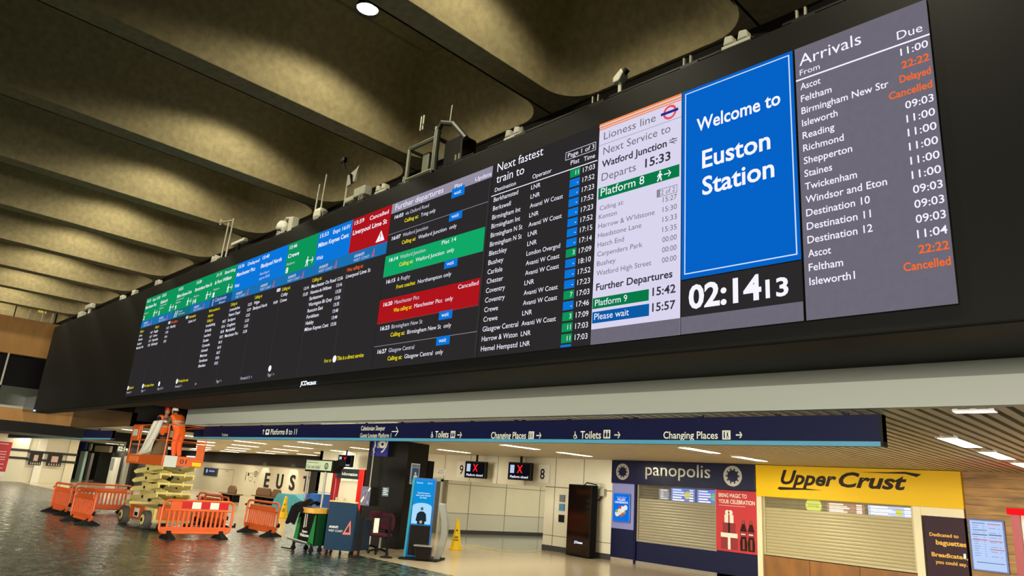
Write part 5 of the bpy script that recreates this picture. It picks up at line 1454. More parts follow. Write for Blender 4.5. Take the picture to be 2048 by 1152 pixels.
# ------------------------------------------------------------------ plastic barriers
def rrect(x0, x1, z0, z1, r, n=5):
    pts = []
    for cx, cz, a0 in ((x1 - r, z1 - r, 0), (x0 + r, z1 - r, 90), (x0 + r, z0 + r, 180), (x1 - r, z0 + r, 270)):
        for i in range(n + 1):
            A_ = math.radians(a0 + 90 * i / n); pts.append((cx + r * math.cos(A_), 0, cz + r * math.sin(A_)))
    return pts


refl_red = mat('reflective_red', '#b5141c', .4); refl_white = mat('reflective_white', '#d8d8cc', .4)


def make_barrier(label, loc, rz, style='strip'):
    t = thing('safety_barrier', label, 'barrier', (0, 0, 0), 'orange safety barriers round the lift')
    fr = Frame((0, 0, 0)); b = MB(fr); L = 1.0
    b.tube(rrect(-L, L, .14, 1.0, .16), .035, orange, 8, closed=True)
    b.tube([(-L + .05, 0, .74), (L - .05, 0, .74)], .028, orange, 6)
    b.box(-L + .02, L - .02, -.02, .02, .15, .3, orange)
    for i in range(13):
        x = -L + .2 + (2 * L - .4) * i / 12
        b.box(x - .03, x + .03, -.018, .018, .28, .76, orange)
    if style == 'strip': b.box(-L + .2, L - .2, -.018, .018, .75, .98, orange)
    else: b.box(-L + .2, L - .2, -.018, .018, .76, .88, orange)
    b.build('frame', t, bevel=.006)
    if style == 'strip':
        r = MB(fr); x = -L + .5
        for i, (wd, mm) in enumerate(((.28, refl_red), (.25, refl_white), (.26, refl_red), (.25, refl_white), (.28, refl_red))):
            for y in (-.022, .02): r.box(x, x + wd, y, y + .002, .79, .97, mm)
            x += wd
        r.build('reflective_strip', t)
    for s_ in (-1, 1):
        f = MB(fr); x = s_ * .73
        f.prism([(x - .06, .2), (x + .06, .2), (x + .11, .0), (x - .11, .0)], -.03, .03, black_rubber)
        f.add([(x - .1, -.33, 0), (x + .1, -.33, 0), (x + .1, .33, 0), (x - .1, .33, 0), (x - .045, -.05, .17), (x + .045, -.05, .17), (x + .045, .05, .17), (x - .045, .05, .17), (x - .1, -.33, .03), (x + .1, -.33, .03), (x + .1, .33, .03), (x - .1, .33, .03)], [(0, 3, 2, 1), (0, 1, 9, 8), (1, 2, 10, 9), (2, 3, 11, 10), (3, 0, 8, 11), (8, 9, 5, 4), (9, 10, 6, 5), (10, 11, 7, 6), (11, 8, 4, 7), (4, 5, 6, 7)], black_rubber)
        f.build('foot', t)
    c = MB(fr); c.box(L + .03, L + .13, -.03, .03, .3, .36, black_rubber).box(L + .1, L + .13, -.03, .03, .3, .42, black_rubber).box(-L - .13, -L - .03, -.03, .03, .82, .88, black_rubber)
    c.build('hook', t)
    t.location = loc; t.rotation_euler = (0, 0, rz)
    return t


H_ = math.pi / 2
make_barrier('orange barrier with a red and white strip in front of the lift', (-20.9, 8.55, 0), H_)
b2 = make_barrier('plain orange barrier standing right of the striped one, before the welcome cart', (-22.3, 11.15, 0), .05, 'plain')
clone(b2, (-29.3, 7.1, 0), .03, 'orange barrier seen nearly end on, outermost of the two on the far side')
clone(b2, (-25.4, 6.8, 0), .03, 'orange barrier seen nearly end on, just before the lift wheels')
clone(b2, (-30.3, 8.7, 0), H_, 'orange barrier stretched behind the two end-on barriers, left of the lift')
clone(b2, (-26.6, 11.2, 0), .02, 'orange barrier behind the lift, only its top seen over the striped one')
clone(b2, (-24.9, 10.7, 0), .0, 'orange barrier directly behind the striped one, glimpsed through its bars')


# ------------------------------------------------------------------ wet floor cones
def make_cone(label, loc, h):
    t = thing('wet_floor_cone', label, 'wet floor cone', (0, 0, 0), 'yellow wet floor cones')
    s_ = h / .95
    MB().slab([(.235 * s_ * math.cos(math.pi / 4 * k + .39), .235 * s_ * math.sin(math.pi / 4 * k + .39)) for k in range(8)], 0, .05 * s_, yellow).build('base', t, bevel=.008)
    vs = []; n = 8
    for r, z in ((.185, .05), (.115, .5), (.055, .93), (.03, .95)):
        for k in range(n): A_ = 2 * math.pi * k / n + .39; vs.append((r * s_ * math.cos(A_), r * s_ * math.sin(A_), z * s_))
    fs = [(i * n + k, i * n + (k + 1) % n, (i + 1) * n + (k + 1) % n, (i + 1) * n + k) for i in range(3) for k in range(n)] + [tuple(range(3 * n, 4 * n))]
    MB().add(vs, fs, yellow).build('body', t)
    for rz in (0, math.pi / 2, math.pi, -math.pi / 2):
        fr = Frame((0, 0, 0), (math.cos(rz), math.sin(rz), 0)); p = MB(fr)
        for z, st, wd in ((.36, 'WET', .12), (.28, 'FLOOR', .14)):
            y = -(.2 - (z - .05) * .178) * s_ * .95 - .006
            p.text(st, 0, z * s_, y, black, h=.05 * s_, w=wd * s_, align='C', bold=.03)
        y = -(.2 - .5 * .178) * s_ * .95 - .004
        p.poly([(-.06 * s_, .52 * s_), (.06 * s_, .52 * s_), (0, .64 * s_)], y + .012, black)
        p.build('warning_print', t)
    t.location = loc
    return t


p = AZ(911, 1099); c0_ = make_cone('yellow wet floor cone in front of the cream passage opening', (p.x, p.y, 0), .93); c0_.rotation_euler = (0, 0, -.75)
p = AZ(566, 1036); c1_ = clone(c0_, (p.x, p.y, 0), -.7, 'yellow wet floor cone between the plain barrier and the teal cover')


# ------------------------------------------------------------------ scissor lift
LX0, LX1, LY0, LY1 = -25.95, -24.75, 7.55, 10.15    # drawn with its long side along y, then turned a quarter
LCX, LCY = (LX0 + LX1) / 2, (LY0 + LY1) / 2
t = thing('scissor_lift', 'orange and cream scissor lift with its platform raised to the black casing', 'scissor lift', (LCX, LCY, 0)); lift = t
ch = MB(); ch.box(LX0 + .05, LX1 - .05, LY0, LY1 + .1, .2, .62, lift_cream); ch.box(LX0 + .1, LX1 - .1, LY0 - .05, LY0, .18, .55, lift_cream)
ch.build('chassis', t, bevel=.02)
MB().box(LX1 - .06, LX1 - .0, LY0 + .62, LY1 - .66, .2, .62, lift_orange).build('orange_cover', t, bevel=.01)
MB().box(LX0 + .08, LX1 - .12, LY1 + .05, LY1 + .2, .3, .74, lift_orange).build('orange_cover', t, bevel=.02)
MB().box(LX1 + .0, LX1 + .006, 8.6, 9.05, .28, .54, white).box(LX1 + .006, LX1 + .009, 8.68, 8.97, .31, .42, black).build('white_plate', t)
MB().box(LX0 - .05, LX1 + .02, LY0 - .05, LY0 + .5, .62, .7, lift_cream).build('ladder_step', t, bevel=.01)
for x, y in ((LX0 - .02, LY0 + .28), (LX1 + .02, LY0 + .28), (LX0 - .02, LY1 - .3), (LX1 + .02, LY1 - .3)):
    s_ = 1 if x > -25.3 else -1
    w_ = MB().cyl((x - .11, y, .27), (x + .11, y, .27), .27, mat('grey_tyre', '#4a4843', .8), 24).build('wheel', t, bevel=.015)
    MB().cyl((x + s_ * .105, y, .27), (x + s_ * .13, y, .27), .15, lift_cream, 16).cyl((x + s_ * .12, y, .27), (x + s_ * .15, y, .27), .06, dark_metal, 12).build('hub', w_)
# scissor stack
ZS0, ZS1, NL = .72, 1.86, 4
ya, yb = LY0 + .12, LY1 - .12
for side in (LX1 - .1, LX0 + .1):
    for k in range(NL):
        za = ZS0 + (ZS1 - ZS0) * k / NL; zb = ZS0 + (ZS1 - ZS0) * (k + 1) / NL
        for d in (0, 1):
            x = side - .28 * d * (1 if side > -25.3 else -1)
            y0, y1 = (ya, yb) if d == 0 else (yb, ya)
            hh = .075; fr = Frame((x, 0, 0), (0, 1, 0))
            z0_, z1_ = za + .06, zb - .06 + .06
            a_ = MB(fr).prism([(y0, z0_ - hh), (y1, z1_ - hh), (y1, z1_ + hh), (y0, z0_ + hh)] if y0 < y1 else [(y1, z1_ - hh), (y0, z0_ - hh), (y0, z0_ + hh), (y1, z1_ + hh)], -.02, .02, lift_cream).build('scissor_arm', t, bevel=.006)
        zc = (za + zb) / 2 + .03
        if k < NL:
            MB().cyl((side - .07, (ya + yb) / 2, zc), (side + .05, (ya + yb) / 2, zc), .045, dark_metal, 12).build('pivot_pin', t)
for k in range(NL + 1):
    z = ZS0 + (ZS1 - ZS0) * k / NL + .06
    if k in (0, NL): continue
    for y in (ya + .02, yb - .02): MB().cyl((LX0 + .08, y, z), (LX1 - .04, y, z), .04, lift_cream, 10).build('cross_tube', t)
MB().cyl(((LX0 + LX1) / 2, ya + .3, .75), ((LX0 + LX1) / 2, yb - .5, 1.55), .06, dark_metal, 12).build('hydraulic_ram', t)
# platform
PY0, PY1 = 6.92, 10.25
PXa, PXb = LX0 + .02, LX1 + .02
MB().box(PXa, PXb, PY0, PY1, 1.9, 2.13, dark_metal).build('deck', t)
to = MB()
to.box(PXb, PXb + .03, PY0, PY1, 1.88, 2.2, lift_orange).box(PXa - .03, PXa, PY0, PY1, 1.95, 2.2, lift_orange).box(PXa, PXb, PY0 - .03, PY0, 1.98, 2.2, lift_orange).box(PXa, PXb, PY1, PY1 + .03, 1.9, 2.2, lift_orange)
to.build('toe_board', t, bevel=.008)
MB().box(PXb + .03, PXb + .05, PY0 + .3, PY0 + 1.15, 1.94, 2.12, mat('lift_orange_light', '#ee7a34', .45)).build('side_plate', t, bevel=.008)
fe = Frame((PXb, PY1 + .031, 0), (-1, 0, 0))
MB(fe).box(.02, .4, -.012, 0, 1.86, 2.2, mat('pale_label', '#c8cfc4', .4)).build('pale_label', t)
MB(fe).text('01', .5, 1.98, -.003, black, h=.14, w=.2).build('number_print', t)
MB(fe).box(.88, 1.16, -.03, 0, 1.93, 2.05, yellow).build('yellow_buffer', t, bevel=.01)
ra = MB()
for z in (3.14, 2.66):
    ra.tube([(PXb, PY0, z), (PXb, PY1, z), (PXa, PY1, z), (PXa, PY0, z)], .024, lift_orange, 8, closed=True)
for x, y in ((PXb, PY0), (PXb, PY1), (PXa, PY1), (PXa, PY0), (PXb, PY0 + .85), (PXa, PY0 + .85)): ra.cyl((x, y, 2.1), (x, y, 3.14), .024, lift_orange, 8)
ra.build('guard_rail', t)
MB().box(PXa, PXa + .24, PY1 - .02, PY1 + .04, 2.15, 2.6, lift_orange).build('gate_plate', t, bevel=.01)
MB().box(PXb - .06, PXb + .05, PY0 + .02, PY0 + .75, 2.62, 3.12, lift_orange).build('control_box', t, bevel=.015)
MB().box(PXb + .05, PXb + .06, PY0 + .2, PY0 + .6, 2.78, 3.0, mat('pale_label', '#c8cfc4')).build('white_plate', t)
MB().box(PXb - .05, PXb + .03, PY0 - .35, PY0 - .0, 2.35, 2.62, black_matte).build('tool_tray', t, bevel=.01)

LN = (-24.7, 8.76, 0)
t.location = LN; t.rotation_euler = (0, 0, -math.pi / 2)


def on_lift(o):
    d = o.location - Vector((LCX, LCY, 0)); o.location = (LN[0] + d.y, LN[1] - d.x, d.z); o.rotation_euler = (0, 0, -math.pi / 2); return o


# dust sheet over the rail, and a brown sack behind it
n = 22; vs = []; fs = []
pts = [(9.6, 3.2), (9.45, 3.27), (9.25, 3.22), (9.12, 3.08), (9.0, 2.92), (8.85, 2.76), (8.68, 2.6), (8.5, 2.42), (8.3, 2.28), (8.0, 2.2), (7.6, 2.18)]
for i, (y, z) in enumerate(pts):
    k = i / (len(pts) - 1)
    for j in range(n + 1):
        q = j / n; wdt = .55 + .2 * math.sin(k * 2.2)
        yy = y + (q - .3) * wdt * (1.0 if z > 2.25 else .5); x = PXb + .06 + .05 * math.sin(q * 12 + k * 5) - .1 * q * k
        zz = z - (.1 * q if 2.3 < z < 3.2 else 0) + .025 * math.sin(q * 9 + i)
        if z > 3.15: zz = max(zz, 3.2)
        vs.append((x - (0.2 if i < 2 else 0) * (1 - q), yy, max(zz, 2.16)))
for i in range(len(pts) - 1):
    for j in range(n): fs.append((i * (n + 1) + j, i * (n + 1) + j + 1, (i + 2 - 1) * (n + 1) + j + 1, (i + 1) * (n + 1) + j))
o = flat('dust_sheet', 'creased white dust sheet draped over the lift rail onto its deck', 'dust sheet', MB().add(vs, fs, mat('sheet_white', '#e2decc', .6, bump=.1, nscale=12)), (PXb, 8.2, 2.2))
on_lift(o)
sd_ = o.modifiers.new('thick', 'SOLIDIFY'); sd_.thickness = .012
for p_ in o.data.polygons: p_.use_smooth = True
o = flat('brown_sack', 'brown cloth sack standing on the lift deck beside the white sheet', 'sack', MB().lathe([(.001, 0), (.2, 0), (.24, .12), (.22, .35), (.16, .5), (.08, .58), (.11, .64), (.001, .63)], (PXb - .25, 9.1, 2.13), mat('sack_brown', '#6b5436', .85, noise=.2, nscale=9), 16), (PXb - .25, 9.1, 2.13))
on_lift(o)
for p_ in o.data.polygons: p_.use_smooth = True


# ------------------------------------------------------------------ people
def skin_mesh(J, E, root, sub=2):
    bm = bmesh.new(); lay = bm.verts.layers.skin.verify(); V = {}
    for k, (p, r) in J.items():
        v = bm.verts.new(p); v[lay].radius = (r, r) if not isinstance(r, tuple) else r; v[lay].use_root = (k == root); V[k] = v
    for a, b in E: bm.edges.new((V[a], V[b]))
    me = bpy.data.meshes.new('figure'); bm.to_mesh(me); bm.free()
    o = bpy.data.objects.new('figure', me); COL.objects.link(o)
    o.modifiers.new('skin', 'SKIN').use_smooth_shade = True
    s_ = o.modifiers.new('sub', 'SUBSURF'); s_.levels = sub; s_.render_levels = sub
    dg = bpy.context.evaluated_depsgraph_get(); dg.update()
    m2 = bpy.data.meshes.new_from_object(o.evaluated_get(dg))
    out = ([tuple(v.co) for v in m2.vertices], [tuple(p.vertices) for p in m2.polygons])
    bpy.data.objects.remove(o); bpy.data.meshes.remove(me); bpy.data.meshes.remove(m2)
    return out


def limb(P, a, b, k): return tuple(P[a][i] + (P[b][i] - P[a][i]) * k for i in range(3))


def worker(label, base, rz, helmet, top_m, vest_m, trou_m, lean, reach_z, head_drop):
    """local frame: +x right, facing -y"""
    t = thing('person', label, 'person', base)
    t.rotation_euler = (0, 0, rz); t.scale = (.92, .92, .92)
    skin = mat('skin', '#b98566', .6); hairm = mat('dark_hair', '#2a1d14', .8)
    sl = lean
    P = {}
    P['pel'] = (0, .02, .93)
    P['wa'] = (0, -.02 - sl * .2, 1.06); P['ch'] = (0, -.04 - sl * .6, 1.26); P['nk'] = (0, -.05 - sl * .95, 1.45)
    P['n2'] = (0, -.08 - sl * 1.1, 1.52 - head_drop * .3); P['hd'] = (0, -.11 - sl * 1.22, 1.62 - head_drop); P['ht'] = (0, -.10 - sl * 1.25, 1.7 - head_drop)
    E = [('pel', 'wa'), ('wa', 'ch'), ('ch', 'nk'), ('nk', 'n2'), ('n2', 'hd'), ('hd', 'ht')]
    J = {'pel': (P['pel'], .155), 'wa': (P['wa'], .145), 'ch': (P['ch'], .17), 'nk': (P['nk'], .075), 'n2': (P['n2'], .055), 'hd': (P['hd'], .095), 'ht': (P['ht'], .075)}
    arms = {}
    for s_, n_ in ((-1, 'l'), (1, 'r')):
        sh = (s_ * .2, P['ch'][1] - sl * .2, 1.38); el = (s_ * .27, sh[1] - .16, 1.13); wr = (s_ * .16, sh[1] - .38, reach_z); pm_ = (s_ * .145, wr[1] - .07, reach_z + .0)
        hip = (s_ * .1, .02, .86); kn = (s_ * .13, -.05 if s_ < 0 else .0, .47); an = (s_ * .14, .04 if s_ < 0 else .1, .09); to_ = (s_ * .15, an[1] - .15, .04)
        J.update({'sh' + n_: (sh, .075), 'el' + n_: (el, .05), 'wr' + n_: (wr, .03), 'pm' + n_: (pm_, (.04, .022)), 'hip' + n_: (hip, .1), 'kn' + n_: (kn, .065), 'an' + n_: (an, .045), 'to' + n_: (to_, .035)})
        E += [('ch', 'sh' + n_), ('sh' + n_, 'el' + n_), ('el' + n_, 'wr' + n_), ('wr' + n_, 'pm' + n_), ('pel', 'hip' + n_), ('hip' + n_, 'kn' + n_), ('kn' + n_, 'an' + n_), ('an' + n_, 'to' + n_)]
        arms[n_] = (sh, el, wr, pm_, hip, kn, an, to_, s_)
    bvs, bfs = skin_mesh(J, E, 'pel', 3)
    body = MB(); body.add(bvs, bfs, skin)
    for n_, (sh, el, wr, pm_, hip, kn, an, to_, s_) in arms.items():   # fingers and thumbs
        for k, (dx, ln) in enumerate(((-.03, .065), (-.01, .078), (.01, .072), (.03, .055))):
            b0 = (pm_[0] + dx, pm_[1] - .03, pm_[2]); b1 = (b0[0] + dx * .2, b0[1] - ln * .55, b0[2] - .008); b2_ = (b1[0], b1[1] - ln * .35, b1[2] - .03)
            body.tube([b0, b1, b2_], [.0095, .009, .007], skin, 6)
        body.tube([(pm_[0] - s_ * .035, pm_[1] + .02, pm_[2]), (pm_[0] - s_ * .062, pm_[1] - .01, pm_[2] - .01), (pm_[0] - s_ * .065, pm_[1] - .04, pm_[2] - .02)], [.011, .01, .008], skin, 6)
    hd = P['hd']
    body.ball((hd[0], hd[1] - .005, hd[2] - .0), (.078, .1, .115), skin, 16, 12)
    body.ball((hd[0], hd[1] - .1, hd[2] - .015), (.014, .022, .026), skin, 8, 6)
    for s_ in (-1, 1): body.ball((hd[0] + s_ * .078, hd[1] + .01, hd[2] - .01), (.012, .024, .034), skin, 8, 6)
    def mk(mb, name, bev=0):
        o = mb.build(name, None, (0, 0, 0), smooth=True); o.parent = t; return o
    mk(body, 'body')
    f = MB()
    for s_ in (-1, 1): f.ball((hd[0] + s_ * .03, hd[1] - .092, hd[2] + .015), (.012, .008, .009), white, 8, 6); f.ball((hd[0] + s_ * .03, hd[1] - .099, hd[2] + .015), (.005, .004, .005), black, 6, 4)
    mk(f, 'eye')
    f = MB(); f.ball((hd[0], hd[1] - .092, hd[2] - .055), (.026, .01, .006), mat('lip', '#8a4a40', .6), 8, 4); mk(f, 'mouth')
    f = MB(); f.ball((hd[0], hd[1] + .02, hd[2] + .0), (.083, .09, .1), hairm, 12, 8); mk(f, 'hair')
    # clothing follows the body surface, set off from it by the cloth's thickness
    bv = [Vector(v) for v in bvs]; nrm = [Vector((0, 0, 0)) for _ in bv]
    for f_ in bfs:
        q = [bv[i] for i in f_]; n_ = (q[1] - q[0]).cross(q[-1] - q[0])
        for i in f_: nrm[i] += n_
    nrm = [n_.normalized() if n_.length > 0 else n_ for n_ in nrm]
    def nearest(p):
        best = None
        for (a_, c_) in E:
            A_, B_ = Vector(J[a_][0]), Vector(J[c_][0]); d = B_ - A_; t_ = max(0, min(1, (p - A_).dot(d) / max(1e-9, d.length_squared)))
            rr = lambda k_: J[k_][1] if not isinstance(J[k_][1], tuple) else J[k_][1][0]
            dist = (p - A_ - d * t_).length - (rr(a_) * (1 - t_) + rr(c_) * t_)
            if best is None or dist < best[0]: best = (dist, a_, c_, t_)
        return best
    lab = []
    for f_ in bfs:
        c_ = sum((bv[i] for i in f_), Vector((0, 0, 0))) / len(f_); lab.append((nearest(c_), c_))
    def cloth(test, off):
        keep = [k_ for k_, l_ in enumerate(lab) if test(l_[0][1], l_[0][2], l_[0][3], l_[1])]
        mb_ = MB(); idx = {}; vs_ = []; fs_ = []
        for k_ in keep:
            g_ = []
            for i in bfs[k_]:
                if i not in idx: idx[i] = len(vs_); vs_.append(tuple(bv[i] + nrm[i] * off))
                g_.append(idx[i])
            fs_.append(g_)
        return vs_, fs_
    legs = ('hip', 'kn', 'an')
    vs, fs = cloth(lambda a_, c_, t_, p_: (c_[:3] in ('hip',) or c_[:2] in ('kn', 'an') or (a_ == 'pel' and c_ == 'wa' and t_ < .75)) and p_.z > .1, .03); mk(MB().add(vs, fs, trou_m), 'trousers')
    sv = mat('reflective_grey', '#b9b9a8', .35)
    for n_, (sh, el, wr, pm_, hip, kn, an, to_, s_) in arms.items():
        b_ = MB(); b_.ball((to_[0], to_[1] + .06, .05), (.055, .15, .06), black_rubber, 12, 8); mk(b_, 'boot')
    vs, fs = cloth(lambda a_, c_, t_, p_: (a_ == 'wa' or (a_ == 'pel' and c_ == 'wa') or (a_ == 'ch' and (c_ != 'nk' or t_ < .85)) or a_[:2] == 'sh' or (a_[:2] == 'el' and t_ < .8)), .014); mk(MB().add(vs, fs, top_m), 'shirt')
    vs, fs = cloth(lambda a_, c_, t_, p_: (a_ == 'wa' or (a_ == 'pel' and c_ == 'wa') or (a_ == 'ch' and (c_ != 'nk' or t_ < .75))), .032); mk(MB().add(vs, fs, vest_m), 'hi_vis_vest')
    vs, fs = cloth(lambda a_, c_, t_, p_: (a_ in ('wa', 'pel', 'ch')) and (1.08 < p_.z < 1.14 or 1.2 < p_.z < 1.25) and c_[:3] != 'hip', .036); mk(MB().add(vs, fs, sv), 'reflective_band')
    # helmet
    hm = MB(); hc = (hd[0], hd[1] + .01, hd[2] + .045)
    hm.lathe([(.105, 0), (.108, .03), (.1, .075), (.07, .11), (.03, .125), (.001, .127)], hc, helmet, 20); hm.add([(hc[0] + .1 * math.cos(a), hc[1] + .1 * math.sin(a), hc[2]) for a in [math.pi + math.pi * i / 8 for i in range(9)]] + [(hc[0] + .1 * math.cos(a), hc[1] - .04 + .13 * math.sin(a), hc[2] - .012) for a in [math.pi + math.pi * i / 8 for i in range(9)]], [(i, i + 1, i + 10, i + 9) for i in range(8)], helmet)
    mk(hm, 'safety_helmet')
    return t


hv = mat('hi_vis_orange', '#f2640e', .6); hv2 = mat('hi_vis_orange2', '#ee5a12', .65)
worker('person in orange work clothes and white helmet leaning over the lift rail', (-23.68, 8.6, 2.13), -1.2, mat('helmet_white', '#e8e4d4', .35), mat('shirt_olive', '#5a5238', .8), hv, hv2, .26, 1.16, .05)
worker('person in navy with an orange vest and red helmet, facing the other worker', (-25.22, 8.6, 2.13), 1.35, mat('helmet_red', '#c8261c', .35), mat('shirt_navy', '#1c2338', .8), hv, mat('trousers_navy', '#1e2434', .8), .22, 1.2, .0)
m = MB(); m.box(-24.55, -24.2, 8.14, 8.5, 3.165, 3.2, mat('paper_pad', '#d8d2b8', .6))
flat('paper_pad', 'pale pad of papers on the top rail under the workers hands', 'papers', m, (-24.4, 8.3, 3.165))


# ------------------------------------------------------------------ lounge benches and bits behind
def bench(label, px0, px1, py, backs, rz=0):
    a = AZ(px0, py); b = AZ(px1, py + (px1 - px0) * .1); Y = a.y
    t = thing('lounge_bench', label, 'bench', (a.x, Y, 0), 'brown slatted lounge benches')
    x0, x1 = a.x, b.x; ws = mat('bench_brown', '#7a5c3a', .55, noise=.15, nscale=6); bs = mat('bench_cushion', '#6b4a2c', .7)
    m = MB(); x = x0
    while x < x1: m.box(x, x + .07, Y, Y + .6, .4, .46, ws); x += .1
    m.build('seat', t)
    for (u0, u1) in backs:
        xa = x0 + (x1 - x0) * u0; xb = x0 + (x1 - x0) * u1; r = .18
        MB().prism([(xa, .46), (xb, .46), (xb + .02, .72), (xb - r, .92), (xa + r, .92), (xa - .02, .72)], Y + .25, Y + .38, bs).build('backrest', t, bevel=.04)
    for u in (.12, .38, .62, .9):
        x = x0 + (x1 - x0) * u; MB().prism([(x - .03, 0), (x + .05, 0), (x + .02, .4), (x - .08, .4)], Y + .1, Y + .5, black_matte).build('leg', t)


bench('short brown bench with one rounded back below the charcoal symbols', 435, 492, 1000, [(.28, .8)])
bench('longer brown bench below the letters U and S', 500, 588, 1005, [(.0, .6), (.66, 1.0)])
# teal covered stack
Y = 17.2
p0 = AY(546, 1005, Y); p1 = AY(600, 1028, Y); p2 = AY(552, 988, Y); p3 = AY(590, 990, Y)
pts = [(p0.x, max(.02, p0.z * .3)), (p1.x, .02), (p1.x + .1, .7), (p3.x, p3.z), (p2.x + .2, p2.z + .05), (p0.x - .1, p0.z)]
m = MB(); m.prism(pts, Y, Y + 1.2, mat('teal_sheet', '#3c8a96', .55, noise=.12, nscale=3, bump=.2)); flat('covered_stack', 'bulky stack under a teal sheet behind the yellow cone', 'covered stack', m, (p0.x, Y, 0))
# blue boxes
Y = 14.5
p0 = AY(609, 1018, Y); p1 = AY(622, 988, Y); p2 = AY(638, 1018, Y)
m = MB(); m.box(p0.x, p1.x + .1, Y, Y + .5, 0, p1.z, mat('box_blue', '#1f56c0', .5)); m.text('F', (p0.x + p1.x) / 2, p1.z - .3, Y - .004, sign_text, h=.14); flat('blue_bin', 'blue bin with a pale letter, left one of the pair by the sign posts', 'bin', m, (p0.x, Y, 0), 'blue bins')
m = MB(); m.box(p1.x + .13, p2.x, Y - .1, Y + .5, 0, p1.z + .03, mat('box_blue2', '#2f74d8', .45)); m.text('bins', (p1.x + p2.x) / 2 + .05, p1.z - .28, Y - .104, sign_text, h=.09, w=.3, align='C', bold=.03); flat('blue_bin', 'brighter blue bin with white lettering, right one of the pair', 'bin', m, (p1.x, Y, 0), 'blue bins')
for px in (662, 690, 715):
    a = AY(px, 1003, 19.3); m = MB(); m.tube([(a.x - .25, 19.25, 0), (a.x - .25, 19.25, .75), (a.x + .25, 19.25, .75), (a.x + .25, 19.25, .0)], .03, mat('rail_yellow', '#cdb654', .5), 8)
    flat('hoop_rail', 'pale yellow hoop rail along the cream wall behind the information stand', 'rail', m, (a.x, 19.25, 0), 'pale hoop rails')

# ------------------------------------------------------------------ far left end
XW = -58.0
struct(MB().box(XW - .3, XW, 2, 14.3, 0, SOF + .1, cream2), 'wall_left')
frw = Frame((XW, 0, 0), (0, 1, 0))


def lw(px, py): p = AX(px, py, XW); return p.y, p.z


def wl_rect(mb, px0, py0, px1, py1, m, off=-.01):
    a = lw(px0, py0); b = lw(px1, py1); mb.box(min(a[0], b[0]), max(a[0], b[0]), off - .02, 0, min(a[1], b[1]), max(a[1], b[1]), m)


pw2 = mat('pilaster_white', '#eeeadb', .5)
struct(MB(frw).box(9.0, 11.35, -.25, 0, 0, SOF, cream2).box(11.9, 12.35, -.3, 0, 0, SOF, pw2).box(13.75, 14.3, -.25, 0, 0, SOF, cream2), 'pillar_left')
bm_ = MB(frw)
for z in (1.98, 1.46): bm_.box(8, 11.45, -.27, -.0, z, z + .16, mat('dark_stripe', '#3a3835', .5)); bm_.box(11.35, 14.34, -.325, 0, z - .05, z + .11, mat('dark_stripe', '#3a3835'))
struct(bm_, 'trim_8')
t = thing('red_poster', 'red poster with white lines at the left edge of the picture', 'poster', (XW + .27, 9.6, .6))
MB(frw).box(8.6, 10.35, -.29, -.27, .6, 2.52, mat('ad_red', '#b8202a', .5)).build('sheet', t)
m = MB(frw)
for k, (z, wd) in enumerate(((2.35, .5), (1.85, 1.2), (1.68, 1.3), (1.5, 1.3), (1.35, 1.2), (1.05, 1.1), (.8, 1.2))): m.rect(10.1 - wd, 10.15, z, z + .05, -.294, mat('ad_pink', '#e8b8b4', .5))
m.build('white_lines', t)
m = MB(frw); m.box(8.8, 10.3, -.29, -.27, .3, .58, white); flat('white_strip_notice', 'white strip with dark marks below the red poster', 'notice', m, (XW + .27, 9.5, .3))
for y0, y1, lb in ((11.5, 12.25, 'dark square advert with a pink panel, left one of the two'), (12.55, 13.45, 'dark square advert with a pink panel, right one of the two')):
    t = thing('square_advert', lb, 'advert', (XW + .3, y0, 1.15), 'dark square adverts')
    MB(frw).box(y0, y1, -.36, -.33, 1.15, 2.05, mat('ad_dark', '#2c2926', .5)).build('sheet', t)
    m = MB(frw); m.rect(y0 + .25, y1 - .25, 1.42, 1.82, -.365, mat('ad_pink2', '#c9a294', .5)); m.build('pink_panel', t)
    m = MB(frw)
    for k in range(5): u = y0 + (y1 - y0) * (.14 + .17 * k); m.poly([(u, 1.2), (u + .09, 1.2), (u + .045, 1.38)], -.366, mat('ad_pale', '#b8b4a8', .5))
    m.build('row_of_shapes', t)
# ticket hall corner behind the end-on barriers
YF = 19.0
struct(MB().box(-76, -59.5, YF + 1, YF + 1.3, 0, SOF, mat('corner_grey', '#4a4844', .5)), 'wall_corner')


def slab_at(name, label, cat, px0, py0, px1, py1, Y, col, depth=.2, zb=None, group=None, em=False):
    a = AY(px0, py0, Y); b = AY(px1, py1, Y)
    m = MB(); z0_ = min(a.z, b.z) if zb is None else zb
    m.box(min(a.x, b.x), max(a.x, b.x), Y, Y + depth, z0_, max(a.z, b.z), glow(name + col, col, 1.0) if em else mat(name + col, col, .45))
    return flat(name, label, cat, m, (a.x, Y, z0_), group)


slab_at('hanging_sign', 'small navy hanging sign above the dark doorway far left', 'sign', 147, 898, 172, 884, 17.0, '#20296a')
slab_at('glass_partition', 'tall pale green edged glass panel left of the dark doorway', 'glass panel', 156, 968, 162, 902, 17.5, '#b9d8cc', zb=0)
slab_at('stone_column', 'grey stone column beside the dark doorway', 'column', 165, 960, 184, 906, 18.0, '#77736a', zb=0)
slab_at('dark_doorway', 'dark shuttered doorway under the metal grille', 'doorway', 187, 962, 226, 905, 18.3, '#2b2a29', zb=0)
slab_at('metal_grille', 'pale framed metal grille over the dark doorway', 'grille', 188, 903, 221, 892, 18.1, '#a89f8c')
a = AY(180, 894, 17.6); m = MB(); m.cyl((a.x, 17.6, a.z), (a.x, 17.7, a.z), .32, mat('round_sign', '#b0a47e', .5), 20); m.box(a.x - .03, a.x + .03, 17.63, 17.67, a.z, SOF, dark_metal); flat('round_sign', 'round pale sign left of the metal grille', 'sign', m, (a.x, 17.6, a.z))
